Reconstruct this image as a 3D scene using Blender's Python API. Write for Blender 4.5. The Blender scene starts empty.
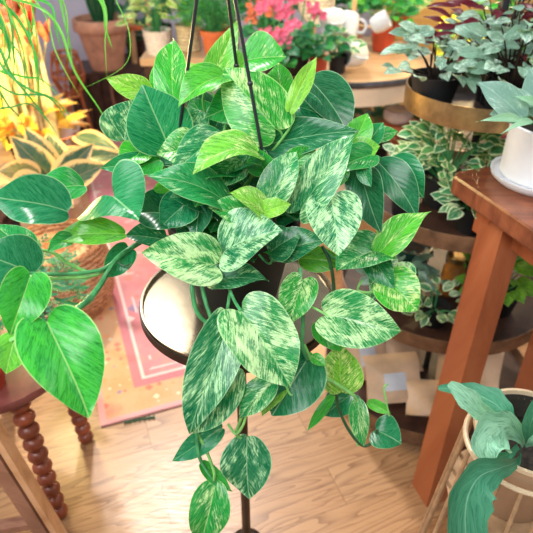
import bpy, math, random
from mathutils import Vector, Matrix
PI = math.pi
random.seed(7)
C = bpy.context.scene.collection
SC = bpy.context.scene
V = Vector

# ------------------------------------------------------------------ camera
CAMP = V((0, 0, 1.45)); PITCH = math.radians(34); FPX = 560.0
cd = bpy.data.cameras.new('camera'); cam = bpy.data.objects.new('camera', cd); C.objects.link(cam)
cam.location = CAMP; cam.rotation_euler = (PI/2 - PITCH, 0, 0)
cd.sensor_width = 36; cd.lens = FPX/533*36; cd.clip_start = .02
cd.dof.use_dof = True; cd.dof.focus_distance = .85; cd.dof.aperture_fstop = 5.5
SC.camera = cam
FW = V((0, math.cos(PITCH), -math.sin(PITCH))); UP = V((0, math.sin(PITCH), math.cos(PITCH))); RT = V((1, 0, 0))

# ------------------------------------------------------------------ light
w = bpy.data.worlds.new('world'); SC.world = w; w.use_nodes = True
bg = w.node_tree.nodes['Background']; bg.inputs[0].default_value = (.86, .93, 1, 1); bg.inputs[1].default_value = .46
def area(name, loc, tgt, sx, sy, power, col, spread=PI):
    l = bpy.data.lights.new(name, 'AREA'); l.shape = 'RECTANGLE'; l.size = sx; l.size_y = sy; l.energy = power; l.color = col; l.spread = spread
    o = bpy.data.objects.new(name, l); C.objects.link(o); o.location = loc
    o.rotation_euler = (V(tgt) - V(loc)).to_track_quat('-Z', 'Y').to_euler(); return o
area('skylight_lamp', (-.95, 3.0, 2.9), (-.1, 1.0, .4), .75, .6, 19, (1, .98, .95))
area('shop_ceiling_lamp', (-1.6, .2, 2.6), (0, 1.0, .8), 1.2, 1.0, 34, (.92, .97, 1))
area('shop_ceiling_lamp', (1.9, 1.0, 2.6), (.6, 1.3, .6), .8, .8, 20, (1, .95, .88))
sn = bpy.data.lights.new('sun', 'SUN'); sn.energy = 2.0; sn.angle = math.radians(3); sn.color = (1, .97, .92)
so = bpy.data.objects.new('sun', sn); C.objects.link(so)
area('front_fill', (-.5, -.5, 2.5), (0, 1.0, .9), 1.3, .9, 50, (.97, .99, 1))  # added fill from behind the camera, brightens leaves facing it
so.rotation_euler = V((.16, -.62, -1.0)).to_track_quat('-Z', 'Y').to_euler()
def point(name, loc, power, col, r=.08):
    l = bpy.data.lights.new(name, 'POINT'); l.energy = power; l.color = col; l.shadow_soft_size = r
    o = bpy.data.objects.new(name, l); C.objects.link(o); o.location = loc; return o
point('warm_light', (-1.05, 2.0, 1.05), 40, (1, .78, .30))
point('warm_light', (1.0, 2.6, 1.25), 24, (1, .72, .35))  # added light that warms the upper right background, not a shop fixture
point('warm_light', (.25, 3.0, 1.7), 16, (1, .85, .65))
SC.view_settings.view_transform = 'Standard'; SC.view_settings.look = 'None'
SC.view_settings.exposure = 0.0; SC.view_settings.gamma = 1

# ------------------------------------------------------------------ helpers
def ray(px, py): return FW + RT*((px-266.5)/FPX) + UP*((266.5-py)/FPX)
def atd(px, py, d): return CAMP + ray(px, py)*d
def atz(px, py, z):
    r = ray(px, py); return CAMP + r*((z-CAMP.z)/r.z)
def aty(px, py, y):
    r = ray(px, py); return CAMP + r*(y/r.y)

def wl(o):
    p = V((0, 0, 0))
    while o: p += o.location; o = o.parent
    return p
class MB:
    def __init__(s): s.v = []; s.f = []; s.uv = []; s.lv = []
    def add(s, vs, fs, uv=None, lv=None):
        b = len(s.v); s.v += [V(p) for p in vs]; s.f += [tuple(i+b for i in f) for f in fs]
        s.uv += uv if uv else [(0, 0)]*len(vs); s.lv += lv if lv else [(0, 0, 0, 0)]*len(vs)
    def box(s, c, size, rot=None):
        c = V(c); h = V(size)/2; M = rot or Matrix.Identity(3); b = min(size)*.12
        vs = []
        import bmesh
        bm = bmesh.new(); bmesh.ops.create_cube(bm, size=1)
        for q in bm.verts: q.co = V((q.co.x*size[0], q.co.y*size[1], q.co.z*size[2]))
        bmesh.ops.bevel(bm, geom=bm.edges[:], offset=min(b, .006), segments=2, affect='EDGES')
        bm.verts.index_update()
        s.add([c + M @ q.co for q in bm.verts], [[q.index for q in f.verts] for f in bm.faces]); bm.free()
    def prism(s, bot, top):
        n = len(bot); vs = list(bot)+list(top)
        fs = [tuple(range(n))[::-1], tuple(range(n, 2*n))] + [(i, (i+1) % n, n+(i+1) % n, n+i) for i in range(n)]
        s.add(vs, fs)
    def lathe(s, c, prof, n=40, sx=1, sy=1, M=None):
        c = V(c); vs = []; fs = []; m = len(prof)
        for r, z in prof:
            for k in range(n):
                a = 2*PI*k/n; p = V((r*math.cos(a)*sx, r*math.sin(a)*sy, z)); vs.append(c + (M @ p if M else p))
        for i in range(m-1):
            for k in range(n): fs.append((i*n+k, i*n+(k+1) % n, (i+1)*n+(k+1) % n, (i+1)*n+k))
        ring_ = len(prof) >= 5 and prof[0][0] > 1e-3 and prof[-1][0] > 1e-3
        if ring_: s.add(vs, fs); return
        if prof[0][0] > 1e-4: fs.append(tuple(range(n))[::-1])
        if prof[-1][0] > 1e-4: fs.append(tuple((m-1)*n+k for k in range(n)))
        s.add(vs, fs)
    def tube(s, pts, r, n=8, sub=5, lv=None):
        pts = [V(p) for p in pts]; P = []; R = []
        rr = r if isinstance(r, (list, tuple)) else [r]*len(pts)
        if len(pts) > 2 and sub > 1:
            for i in range(len(pts)-1):
                p0 = pts[max(i-1, 0)]; p1 = pts[i]; p2 = pts[i+1]; p3 = pts[min(i+2, len(pts)-1)]
                for k in range(sub):
                    t = k/sub
                    P.append(.5*((2*p1)+(p2-p0)*t+(2*p0-5*p1+4*p2-p3)*t*t+(3*p1-p0-3*p2+p3)*t**3)); R.append(rr[i]*(1-t)+rr[i+1]*t)
            P.append(pts[-1]); R.append(rr[-1])
        else: P = pts; R = list(rr)
        vs = []; prev = None; L = len(P)
        for i, p in enumerate(P):
            t = (P[min(i+1, L-1)]-P[max(i-1, 0)]).normalized()
            if prev is None:
                prev = t.orthogonal().normalized()
            prev = (prev - t*prev.dot(t)).normalized(); q = t.cross(prev)
            for k in range(n):
                a = 2*PI*k/n; vs.append(p + (prev*math.cos(a)+q*math.sin(a))*R[i])
        fs = [(i*n+k, i*n+(k+1) % n, (i+1)*n+(k+1) % n, (i+1)*n+k) for i in range(L-1) for k in range(n)]
        fs.append(tuple(range(n))[::-1]); fs.append(tuple((L-1)*n+k for k in range(n)))
        s.add(vs, fs, lv=[lv]*len(vs) if lv else None)
    def ball(s, c, r, n=12, m=8, sz=1):
        s.lathe(c, [(max(r*math.sin(PI*i/m), 1e-5), -r*sz*math.cos(PI*i/m)) for i in range(m+1)], n)
    def build(s, name, m, parent=None, smooth=True, label=None):
        o = None
        me = bpy.data.meshes.new(name); off = wl(parent) if parent else V((0, 0, 0))
        if parent is None and s.v:
            xs = [p.x for p in s.v]; ys = [p.y for p in s.v]; zs = [p.z for p in s.v]
            off = V(((min(xs)+max(xs))/2, (min(ys)+max(ys))/2, min(zs)))
        me.from_pydata([tuple(p-off) for p in s.v], [], s.f)
        uvl = me.uv_layers.new(name='UVMap'); at = me.attributes.new('lv', 'FLOAT_COLOR', 'POINT')
        vi = [0]*len(me.loops); me.loops.foreach_get('vertex_index', vi)
        uvl.data.foreach_set('uv', [c for i in vi for c in s.uv[i]])
        at.data.foreach_set('color', [c for l in s.lv for c in l])
        if smooth:
            me.polygons.foreach_set('use_smooth', [True]*len(me.polygons))
            try: me.set_sharp_from_angle(angle=math.radians(40))
            except Exception: pass
        me.materials.append(m); me.update()
        o = bpy.data.objects.new(name, me); C.objects.link(o)
        if parent: o.parent = parent
        else: o.location = off
        return o
def thing(name, label, cat, loc=(0, 0, 0), group=None):
    o = bpy.data.objects.new(name, None); C.objects.link(o); o.location = loc; o.empty_display_size = .05
    o['label'] = label; o['category'] = cat
    if group: o['group'] = group
    return o
def tag(o, label, cat, group=None, kind=None):
    if label: o['label'] = label
    if cat: o['category'] = cat
    if group: o['group'] = group
    if kind: o['kind'] = kind
    return o
def struct(o): o['kind'] = 'structure'; return o

# ------------------------------------------------------------------ materials
def N(nt, t, **k):
    n = nt.nodes.new(t)
    for a, b in k.items(): setattr(n, a, b)
    return n
def newmat(name):
    m = bpy.data.materials.new(name); m.use_nodes = True; nt = m.node_tree
    return m, nt, nt.nodes['Principled BSDF']
def ramp(nt, fac, stops, interp='LINEAR'):
    r = N(nt, 'ShaderNodeValToRGB'); r.color_ramp.interpolation = interp; e = r.color_ramp.elements
    while len(e) < len(stops): e.new(.5)
    for i, (p, c) in enumerate(stops): e[i].position = p; e[i].color = (*c, 1) if len(c) == 3 else c
    if fac is not None: nt.links.new(fac, r.inputs[0])
    return r.outputs[0]
def math_(nt, op, a, b=None, c=None):
    n = N(nt, 'ShaderNodeMath', operation=op)
    for i, x in enumerate((a, b, c)):
        if x is None: continue
        if isinstance(x, (int, float)): n.inputs[i].default_value = x
        else: nt.links.new(x, n.inputs[i])
    return n.outputs[0]
def mix(nt, f, a, b, bt='MIX'):
    n = N(nt, 'ShaderNodeMix', data_type='RGBA', blend_type=bt)
    for i, x in ((0, f), (6, a), (7, b)):
        if isinstance(x, (int, float)): n.inputs[i].default_value = x
        elif isinstance(x, tuple): n.inputs[i].default_value = (*x, 1)
        else: nt.links.new(x, n.inputs[i])
    return n.outputs[2]
def noise(nt, vec, scale, detail=3, rough=.5, dist=0):
    n = N(nt, 'ShaderNodeTexNoise'); n.inputs['Scale'].default_value = scale; n.inputs['Detail'].default_value = detail
    n.inputs['Roughness'].default_value = rough; n.inputs['Distortion'].default_value = dist
    if vec is not None: nt.links.new(vec, n.inputs['Vector'])
    return n.outputs[0]
def objco(nt, scale=(1, 1, 1), rot=(0, 0, 0), loc=(0, 0, 0)):
    t = N(nt, 'ShaderNodeTexCoord'); m = N(nt, 'ShaderNodeMapping'); m.inputs['Scale'].default_value = scale
    m.inputs['Rotation'].default_value = rot; m.inputs['Location'].default_value = loc
    nt.links.new(t.outputs['Object'], m.inputs[0]); return m.outputs[0]
def plain(name, col, rough=.6, metal=0, var=.15, scale=30, bump=.0, spec=None):
    m, nt, b = newmat(name); co = objco(nt)
    f = noise(nt, co, scale, 4, .6)
    lo = tuple(c*(1-var*1.6) for c in col); hi = tuple(min(1, c*(1+var)) for c in col)
    nt.links.new(ramp(nt, f, [(.3, lo), (.7, hi)]), b.inputs['Base Color'])
    b.inputs['Roughness'].default_value = rough; b.inputs['Metallic'].default_value = metal
    if bump:
        bu = N(nt, 'ShaderNodeBump'); bu.inputs['Strength'].default_value = bump; bu.inputs['Distance'].default_value = .004
        nt.links.new(f, bu.inputs['Height']); nt.links.new(bu.outputs[0], b.inputs['Normal'])
    return m
def wood(name, c1, c2, c3, scale=(3, 60, 60), rough=.35, rot=(0, 0, 0)):
    m, nt, b = newmat(name); co = objco(nt, scale, rot)
    f = noise(nt, co, 1, 5, .65, .6)
    nt.links.new(ramp(nt, f, [(.3, c1), (.5, c2), (.68, c3)]), b.inputs['Base Color'])
    b.inputs['Roughness'].default_value = rough; return m

def leafmat(name, cols, cream, rough=.32, trans=.3, vfreq=10, lfreq=2.6, edge=0, spot=False):
    # cols: tint 0 .. 1 stops ; cream: (mint, yellow)
    m, nt, b = newmat(name)
    at = N(nt, 'ShaderNodeAttribute', attribute_name='lv'); sp = N(nt, 'ShaderNodeSeparateColor'); nt.links.new(at.outputs['Color'], sp.inputs[0])
    uv = N(nt, 'ShaderNodeUVMap'); sx = N(nt, 'ShaderNodeSeparateXYZ'); nt.links.new(uv.outputs[0], sx.inputs[0])
    ay = math_(nt, 'ABSOLUTE', sx.outputs[1])
    a = math_(nt, 'SUBTRACT', sx.outputs[0], math_(nt, 'MULTIPLY', ay, 1.05))
    sg = math_(nt, 'MULTIPLY', math_(nt, 'SIGN', sx.outputs[1]), 7.3)
    cx = N(nt, 'ShaderNodeCombineXYZ')
    nt.links.new(math_(nt, 'MULTIPLY', a, vfreq), cx.inputs[0]); nt.links.new(math_(nt, 'ADD', math_(nt, 'MULTIPLY', ay, lfreq*(3 if spot else 1)), sg), cx.inputs[1])
    nt.links.new(math_(nt, 'MULTIPLY', sp.outputs[2], 60), cx.inputs[2])
    n1 = noise(nt, cx.outputs[0], 2.3, 6, .8, 1.3)
    cx2 = N(nt, 'ShaderNodeCombineXYZ')
    nt.links.new(math_(nt, 'MULTIPLY', sx.outputs[0], 3.2), cx2.inputs[0]); nt.links.new(math_(nt, 'ADD', math_(nt, 'MULTIPLY', ay, 5.5), sg), cx2.inputs[1])
    nt.links.new(math_(nt, 'MULTIPLY', sp.outputs[2], 37), cx2.inputs[2])
    n2 = noise(nt, cx2.outputs[0], 1.0, 3, .6, .5)
    base = ramp(nt, sp.outputs[1], cols)
    base = mix(nt, ramp(nt, n2, [(.35, (0,)*3), (.7, (.6,)*3)]), base, mix(nt, .75, base, tuple(c for c in cols[1][1])))
    base = mix(nt, ramp(nt, n1, [(.42, (0,)*3), (.68, (.42,)*3)]), base, mix(nt, .22, base, cream[0]))  # lighter mint streaks: leaf pattern plus sheen put into the colour
    base = mix(nt, ramp(nt, n1, [(.34, (.75,)*3), (.52, (0,)*3)]), base, cols[0][1])
    thr = math_(nt, 'SUBTRACT', .70, math_(nt, 'MULTIPLY', sp.outputs[0], .255))
    v = math_(nt, 'ADD', math_(nt, 'MULTIPLY', n1, .6), math_(nt, 'MULTIPLY', n2, .4))
    df = math_(nt, 'SUBTRACT', v, thr)
    soft = math_(nt, 'MINIMUM', math_(nt, 'MAXIMUM', math_(nt, 'MULTIPLY', math_(nt, 'ADD', df, .05), 5), 0), .5)
    msk = math_(nt, 'MINIMUM', math_(nt, 'MAXIMUM', math_(nt, 'MULTIPLY', df, 13), 0), .95)
    cc = mix(nt, sp.outputs[1], cream[0], cream[1])
    midc = mix(nt, .38, base, cc)
    col = mix(nt, math_(nt, 'MULTIPLY', soft, math_(nt, 'MINIMUM', math_(nt, 'MULTIPLY', sp.outputs[0], 3), 1)), base, midc)
    col = mix(nt, math_(nt, 'MULTIPLY', msk, math_(nt, 'MINIMUM', math_(nt, 'MULTIPLY', sp.outputs[0], 4), 1)), col, cc)
    vein = math_(nt, 'LESS_THAN', ay, .011)
    col = mix(nt, math_(nt, 'MULTIPLY', vein, .3), col, cc)
    if edge:
        e = math_(nt, 'ADD', at.outputs['Alpha'], math_(nt, 'MULTIPLY', math_(nt, 'SUBTRACT', n1, .5), .9))
        em = math_(nt, 'MINIMUM', math_(nt, 'MAXIMUM', math_(nt, 'MULTIPLY', math_(nt, 'SUBTRACT', e, edge), 9), 0), 1)
    else:
        em = math_(nt, 'MULTIPLY', math_(nt, 'GREATER_THAN', at.outputs['Alpha'], .97), .4)
    col = mix(nt, em, col, cc)
    nt.links.new(col, b.inputs['Base Color']); b.inputs['Roughness'].default_value = rough; b.inputs['Specular IOR Level'].default_value = .36
    wv = math_(nt, 'SINE', math_(nt, 'MULTIPLY', a, 44))
    bu = N(nt, 'ShaderNodeBump'); bu.inputs['Strength'].default_value = .07; bu.inputs['Distance'].default_value = .0015
    nt.links.new(wv, bu.inputs['Height']); nt.links.new(bu.outputs[0], b.inputs['Normal'])
    tr = N(nt, 'ShaderNodeBsdfTranslucent'); nt.links.new(mix(nt, .55, col, mix(nt, 1.0, col, (1.0, 1.0, .35), 'MULTIPLY')), tr.inputs[0])
    ms = N(nt, 'ShaderNodeMixShader'); ms.inputs[0].default_value = trans
    out = nt.nodes['Material Output']
    nt.links.new(b.outputs[0], ms.inputs[1]); nt.links.new(tr.outputs[0], ms.inputs[2]); nt.links.new(ms.outputs[0], out.inputs[0])
    return m

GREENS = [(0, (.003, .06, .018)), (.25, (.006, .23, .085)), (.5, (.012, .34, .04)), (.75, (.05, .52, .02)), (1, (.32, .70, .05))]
M = {}
M['pothos'] = leafmat('pothos_leaf', GREENS, ((.50, .86, .52), (.78, .92, .28)), rough=.25, trans=.3)
M['green'] = leafmat('green_foliage', GREENS, ((.55, .75, .5), (.8, .85, .3)), rough=.4, vfreq=8)
M['varieg'] = leafmat('variegated_foliage', [(0, (.015, .15, .07)), (.5, (.06, .32, .10)), (1, (.36, .60, .08))], ((.70, .88, .62), (.92, .94, .42)), rough=.4, edge=.62)
M['rubber'] = leafmat('cream_edged_leaf', [(0, (.02, .07, .06)), (.5, (.08, .17, .08)), (1, (.4, .30, .08))], ((.90, .62, .26), (.95, .55, .20)), rough=.35, edge=.62, vfreq=4)
M['tradescantia'] = leafmat('silver_leaf', [(0, (.12, .015, .03)), (.35, (.07, .20, .13)), (1, (.26, .50, .36))], ((.62, .84, .76), (.66, .92, .74)), rough=.35, vfreq=2.2, lfreq=14)
M['maroon'] = leafmat('maroon_leaf', [(0, (.10, .004, .012)), (.5, (.16, .012, .03)), (1, (.2, .03, .04))], ((.3, .06, .08), (.3, .08, .1)), rough=.35)
M['satin'] = leafmat('satin_leaf', [(0, (.12, .26, .22)), (.5, (.22, .42, .34)), (1, (.3, .6, .3))], ((.62, .80, .74), (.6, .85, .6)), rough=.4, vfreq=22, spot=True)
M['staghorn'] = leafmat('staghorn_leaf', [(0, (.015, .13, .07)), (.5, (.06, .30, .16)), (1, (.36, .68, .46))], ((.4, .7, .5), (.5, .8, .5)), rough=.5, trans=.2, vfreq=5)
M['stem'] = plain('green_stem', (.06, .30, .10), .4, var=.3, scale=60)
M['stem_pale'] = plain('pale_stem', (.22, .55, .14), .4, var=.2, scale=60)
M['stem_dark'] = plain('dark_stem', (.02, .09, .03), .45, var=.3)
M['black_plastic'] = plain('black_plastic', (.008, .008, .009), .6, var=.1)
M['soil'] = plain('soil', (.025, .017, .012), .95, var=.5, scale=120, bump=.8)
M['wire'] = plain('black_wire', (.015, .017, .02), .35, var=.1)
M['white_ceramic'] = plain('white_ceramic', (.80, .80, .82), .4, var=.05, scale=12, bump=.08)
M['speckle_white'] = plain('speckled_white', (.80, .72, .68), .5, var=.2, scale=90)
M['terracotta'] = plain('terracotta', (.66, .33, .21), .75, var=.18, scale=14)
M['red_pot'] = plain('red_plastic', (.42, .05, .02), .5, var=.12)
M['orange_pot'] = plain('orange_terracotta', (.62, .15, .05), .7, var=.1)
M['honey'] = wood('sunlit_honey_wood', (.72, .36, .10), (.82, .46, .14), (.9, .56, .2), (2, 20, 20))  # orange of the sunlit background put into the wood colour
M['straw'] = plain('straw', (.72, .60, .30), .7, var=.25, scale=60)
M['yellow_glow_paper'] = plain('yellow_glow_paper', (.95, .76, .06), .6, var=.12, scale=9)  # yellow paper with the corner's warm glow put into its colour
M['kraft'] = plain('kraft_paper', (.82, .54, .34), .38, var=.12, scale=10, bump=.3)
M['label'] = plain('white_label', (.80, .80, .86), .5, var=.05)
M['rust'] = plain('rust_cane', (.50, .14, .05), .55, var=.25)
M['dark_brown'] = plain('dark_brown_wood', (.06, .025, .016), .45, var=.35, scale=18)
M['bronze'] = plain('dark_bronze', (.035, .022, .016), .4, .5, var=.3, scale=15)
M['beige_pot'] = plain('beige_ceramic', (.50, .33, .20), .45, var=.12, scale=8)
M['dark_glaze'] = plain('dark_glaze', (.05, .045, .035), .25, var=.2)
M['cream_rim'] = plain('cream_glaze', (.58, .44, .28), .4, var=.1)
M['bamboo'] = plain('tan_rod', (.42, .26, .14), .45, var=.2, scale=30)
M['pink'] = plain('pink_petal', (1.0, .17, .30), .5, var=.15, scale=40)
M['coral'] = plain('coral_petal', (.90, .20, .08), .5, var=.3, scale=40)
M['red_petal'] = plain('red_petal', (.70, .04, .03), .5, var=.25, scale=40)
M['yellow_fl'] = plain('yellow_petal', (.95, .75, .05), .5, var=.2, scale=40)
M['cactus'] = plain('mint_cactus', (.42, .68, .36), .7, var=.2, scale=90, bump=.6)
M['bobbin'] = plain('red_brown_wood', (.26, .06, .025), .3, var=.3, scale=12)
M['seat'] = plain('purple_brown_seat', (.20, .055, .045), .35, var=.3, scale=10)
M['steel'] = plain('steel_band', (.25, .26, .30), .25, .9, var=.2)
M['table_cream'] = plain('cream_table', (.78, .60, .42), .45, var=.1, scale=5)
M['table_wood'] = wood('blond_table_wood', (.50, .28, .13), (.58, .37, .21), (.66, .46, .28), (2, 20, 20))
M['redwood'] = wood('stained_red_wood', (.20, .048, .017), (.34, .092, .032), (.43, .14, .055), (5, 5, 1.0), .3)
M['redtop'] = wood('stained_table_top', (.10, .028, .015), (.21, .060, .026), (.33, .11, .045), (2, 26, 10), .3, (0, 0, .62))
M['oak_rail'] = wood('oak_rail', (.42, .20, .09), (.62, .34, .17), (.72, .44, .25), (8, 30, 8), .4)
M['walnut_rail'] = wood('brown_rail', (.17, .07, .04), (.28, .13, .08), (.36, .18, .11), (8, 30, 8), .4)
M['cane'] = plain('cane', (.70, .45, .22), .6, var=.2)
def metalmat(name, c, rough, sc=8):
    m, nt, b = newmat(name); co = objco(nt)
    f = noise(nt, co, sc, 5, .7)
    nt.links.new(ramp(nt, f, [(.35, tuple(x*.55 for x in c)), (.6, c), (.8, tuple(min(1, x*1.25) for x in c))]), b.inputs['Base Color'])
    b.inputs['Metallic'].default_value = .85; b.inputs['Roughness'].default_value = rough; return m
M['brass'] = metalmat('aged_brass', (.46, .30, .13), .38, 16)
M['tray_metal'] = metalmat('champagne_tray', (.36, .29, .19), .17, 3)
def wickermat(name, c1, c2):
    m, nt, b = newmat(name); co = objco(nt, (1, 1, 1))
    wv = N(nt, 'ShaderNodeTexWave', wave_type='BANDS', bands_direction='Z'); wv.inputs['Scale'].default_value = 18; wv.inputs['Distortion'].default_value = 5
    wv.inputs['Detail Scale'].default_value = 4; nt.links.new(co, wv.inputs[0])
    nt.links.new(ramp(nt, wv.outputs[1], [(.2, c1), (.8, c2)]), b.inputs['Base Color']); b.inputs['Roughness'].default_value = .8
    bu = N(nt, 'ShaderNodeBump'); bu.inputs['Strength'].default_value = .8; bu.inputs['Distance'].default_value = .01
    nt.links.new(wv.outputs[1], bu.inputs['Height']); nt.links.new(bu.outputs[0], b.inputs['Normal']); return m
M['wicker'] = wickermat('tan_wicker', (.35, .13, .05), (.85, .52, .27))
M['wicker_light'] = wickermat('light_wicker', (.6, .45, .28), (.9, .78, .55))

# ------------------------------------------------------------------ leaf geometry
def crom(pts, n):
    out = []; m = len(pts)-1
    for k in range(n+1):
        t = k/n*m; i = min(int(t), m-1); t -= i
        p = [pts[max(i-1, 0)], pts[i], pts[i+1], pts[min(i+2, m)]]
        out.append(tuple(.5*(2*p[1][j]+(p[2][j]-p[0][j])*t+(2*p[0][j]-5*p[1][j]+4*p[2][j]-p[3][j])*t*t+(3*p[1][j]-p[0][j]-3*p[2][j]+p[3][j])*t**3) for j in (0, 1)))
    return out
STY = {'heart': [(0, 0), (-.08, .08), (-.12, .22), (-.05, .36), (.12, .46), (.35, .48), (.60, .40), (.82, .22), (.93, .09), (1, 0)],
       'egg': [(0, 0), (-.03, .12), (.03, .30), (.2, .45), (.43, .47), (.66, .37), (.85, .18), (.94, .07), (1, 0)],
       'cord': [(0, 0), (-.3, .15), (-.55, .45), (-.5, .8), (-.15, 1.0), (.3, .8), (.7, .35), (1, 0)],
       'oval': [(0, 0), (.06, .18), (.22, .40), (.48, .46), (.75, .32), (1, 0)],
       'lance': [(0, 0), (.08, .12), (.25, .38), (.45, .5), (.7, .32), (.88, .12), (1, 0)],
       'strap': [(0, .15), (.1, .3), (.3, .48), (.6, .5), (.9, .42), (1, 0)]}
def leaf(mb, base, tip, W, nrm, fold=(.25, .25), bend=.06, wave=.02, style='heart', lv=(0, .5, .5), nx=16, ny=5, twist=0):
    base = V(base); tip = V(tip); a = tip-base; L = a.length; a /= L
    n = V(nrm); n = n-a*n.dot(a)
    if n.length < 1e-3: n = a.orthogonal()
    n.normalize(); l = n.cross(a)
    O = crom(STY[style], nx); mx = max(y for _, y in O); ph = lv[2]*40
    vs = []; uv = []; lc = []; fs = []
    cols = [(-1, j) for j in range(ny, 0, -1)]+[(0, 0)]+[(1, j) for j in range(1, ny+1)]
    for i in range(nx+1):
        tm = i/nx; cx, cy = O[i]; cy = cy/mx*.5
        for s, j in cols:
            v = j/ny; x = tm+(cx-tm)*v; y = cy*v*W
            phi = fold[0] if s > 0 else fold[1]
            phi2 = phi*(1-.25*v)
            z = y*math.sin(phi2) + bend*L*4*x*(1-x) + wave*L*math.sin(x*8+ph+s*1.3)*v*v
            yy = s*y*math.cos(phi2)
            c = a*(x*L)+l*(yy)+n*z
            if twist: c = Matrix.Rotation(twist*x, 3, a) @ c
            vs.append(base+c); uv.append((x, s*cy*v)); lc.append((lv[0], lv[1], lv[2], v if i < nx else 1))
    k = len(cols)
    for i in range(nx):
        for j in range(k-1): fs.append((i*k+j, (i+1)*k+j, (i+1)*k+j+1, i*k+j+1))
    mb.add(vs, fs, uv, lc)

# ================================================================== STRUCTURE
def floormat(ang):
    m, nt, b = newmat('oak_floor'); b.inputs['Specular IOR Level'].default_value = .32; co = objco(nt, (1, 1, 1), (0, 0, -ang))
    br = N(nt, 'ShaderNodeTexBrick'); br.offset = .37; br.inputs['Scale'].default_value = 1; br.inputs['Brick Width'].default_value = 1.3; br.inputs['Row Height'].default_value = .13
    br.inputs['Mortar Size'].default_value = .0016; br.inputs['Color1'].default_value = (0, 0, 0, 1); br.inputs['Color2'].default_value = (1, 1, 1, 1); br.inputs['Mortar'].default_value = (.5, .5, .5, 1)
    nt.links.new(co, br.inputs[0])
    sxy = N(nt, 'ShaderNodeSeparateXYZ'); nt.links.new(co, sxy.inputs[0]); cb = N(nt, 'ShaderNodeCombineXYZ')
    nt.links.new(math_(nt, 'MULTIPLY', sxy.outputs[0], 2.2), cb.inputs[0]); nt.links.new(math_(nt, 'MULTIPLY', sxy.outputs[1], 15), cb.inputs[1])
    bc = N(nt, 'ShaderNodeSeparateColor'); nt.links.new(br.outputs[0], bc.inputs[0]); nt.links.new(math_(nt, 'MULTIPLY', bc.outputs[0], 33), cb.inputs[2])
    big = noise(nt, cb.outputs[0], 1, 2, .5, .4)
    rings = math_(nt, 'FRACT', math_(nt, 'MULTIPLY', big, 11))
    rings = math_(nt, 'POWER', rings, 3)
    fine = noise(nt, objco(nt, (14, 240, 1), (0, 0, -ang)), 1, 3, .6)
    col = ramp(nt, bc.outputs[0], [(0, (.33, .155, .062)), (.5, (.42, .21, .092)), (1, (.47, .26, .125))])
    col = mix(nt, math_(nt, 'MULTIPLY', rings, .85), col, (.17, .07, .03))
    col = mix(nt, math_(nt, 'MULTIPLY', fine, .35), col, (.40, .22, .11))
    col = mix(nt, math_(nt, 'MULTIPLY', br.outputs['Fac'], .45), col, (.14, .06, .03))
    nt.links.new(col, b.inputs['Base Color'])
    nt.links.new(ramp(nt, fine, [(.3, (.24,)*3), (.8, (.42,)*3)]), b.inputs['Roughness'])
    return m
rc = atz(101, 428, 0); r2 = atz(196, 402, 0); r3 = atz(97, 304, 0)
ux = (r2-rc).normalized(); uy = V((-ux.y, ux.x, 0))
ANG = math.atan2(ux.y, ux.x)
mb = MB(); mb.add([(-4, -1.5, 0), (4, -1.5, 0), (4, 4.6, 0), (-4, 4.6, 0), (-4, -1.5, -.05), (4, -1.5, -.05), (4, 4.6, -.05), (-4, 4.6, -.05)],
                  [(0, 1, 2, 3), (7, 6, 5, 4), (0, 4, 5, 1), (1, 5, 6, 2), (2, 6, 7, 3), (3, 7, 4, 0)])
fl = mb.build('floor', floormat(ANG)); struct(fl)
M['wall'] = plain('lilac_wall', (.62, .60, .74), .8, var=.05, scale=3)
M['trim'] = plain('white_trim', (.75, .73, .76), .6, var=.04)
mb = MB(); mb.box((0, 4.66, 1.4), (8, .12, 2.8)); struct(mb.build('wall_back', M['wall'], smooth=False))
mb = MB(); mb.box((-2.6, 1.6, 1.4), (.12, 6, 2.8)); struct(mb.build('wall_left', M['wall'], smooth=False))
mb = MB(); mb.box((0, 4.585, .07), (5.0, .03, .14)); struct(mb.build('baseboard_back', M['trim'], smooth=False))
mb = MB(); mb.box((-.2, 1.05, 2.5), (4.6, .1, .12)); struct(mb.build('trim_1', M['dark_brown'], smooth=False))

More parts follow.
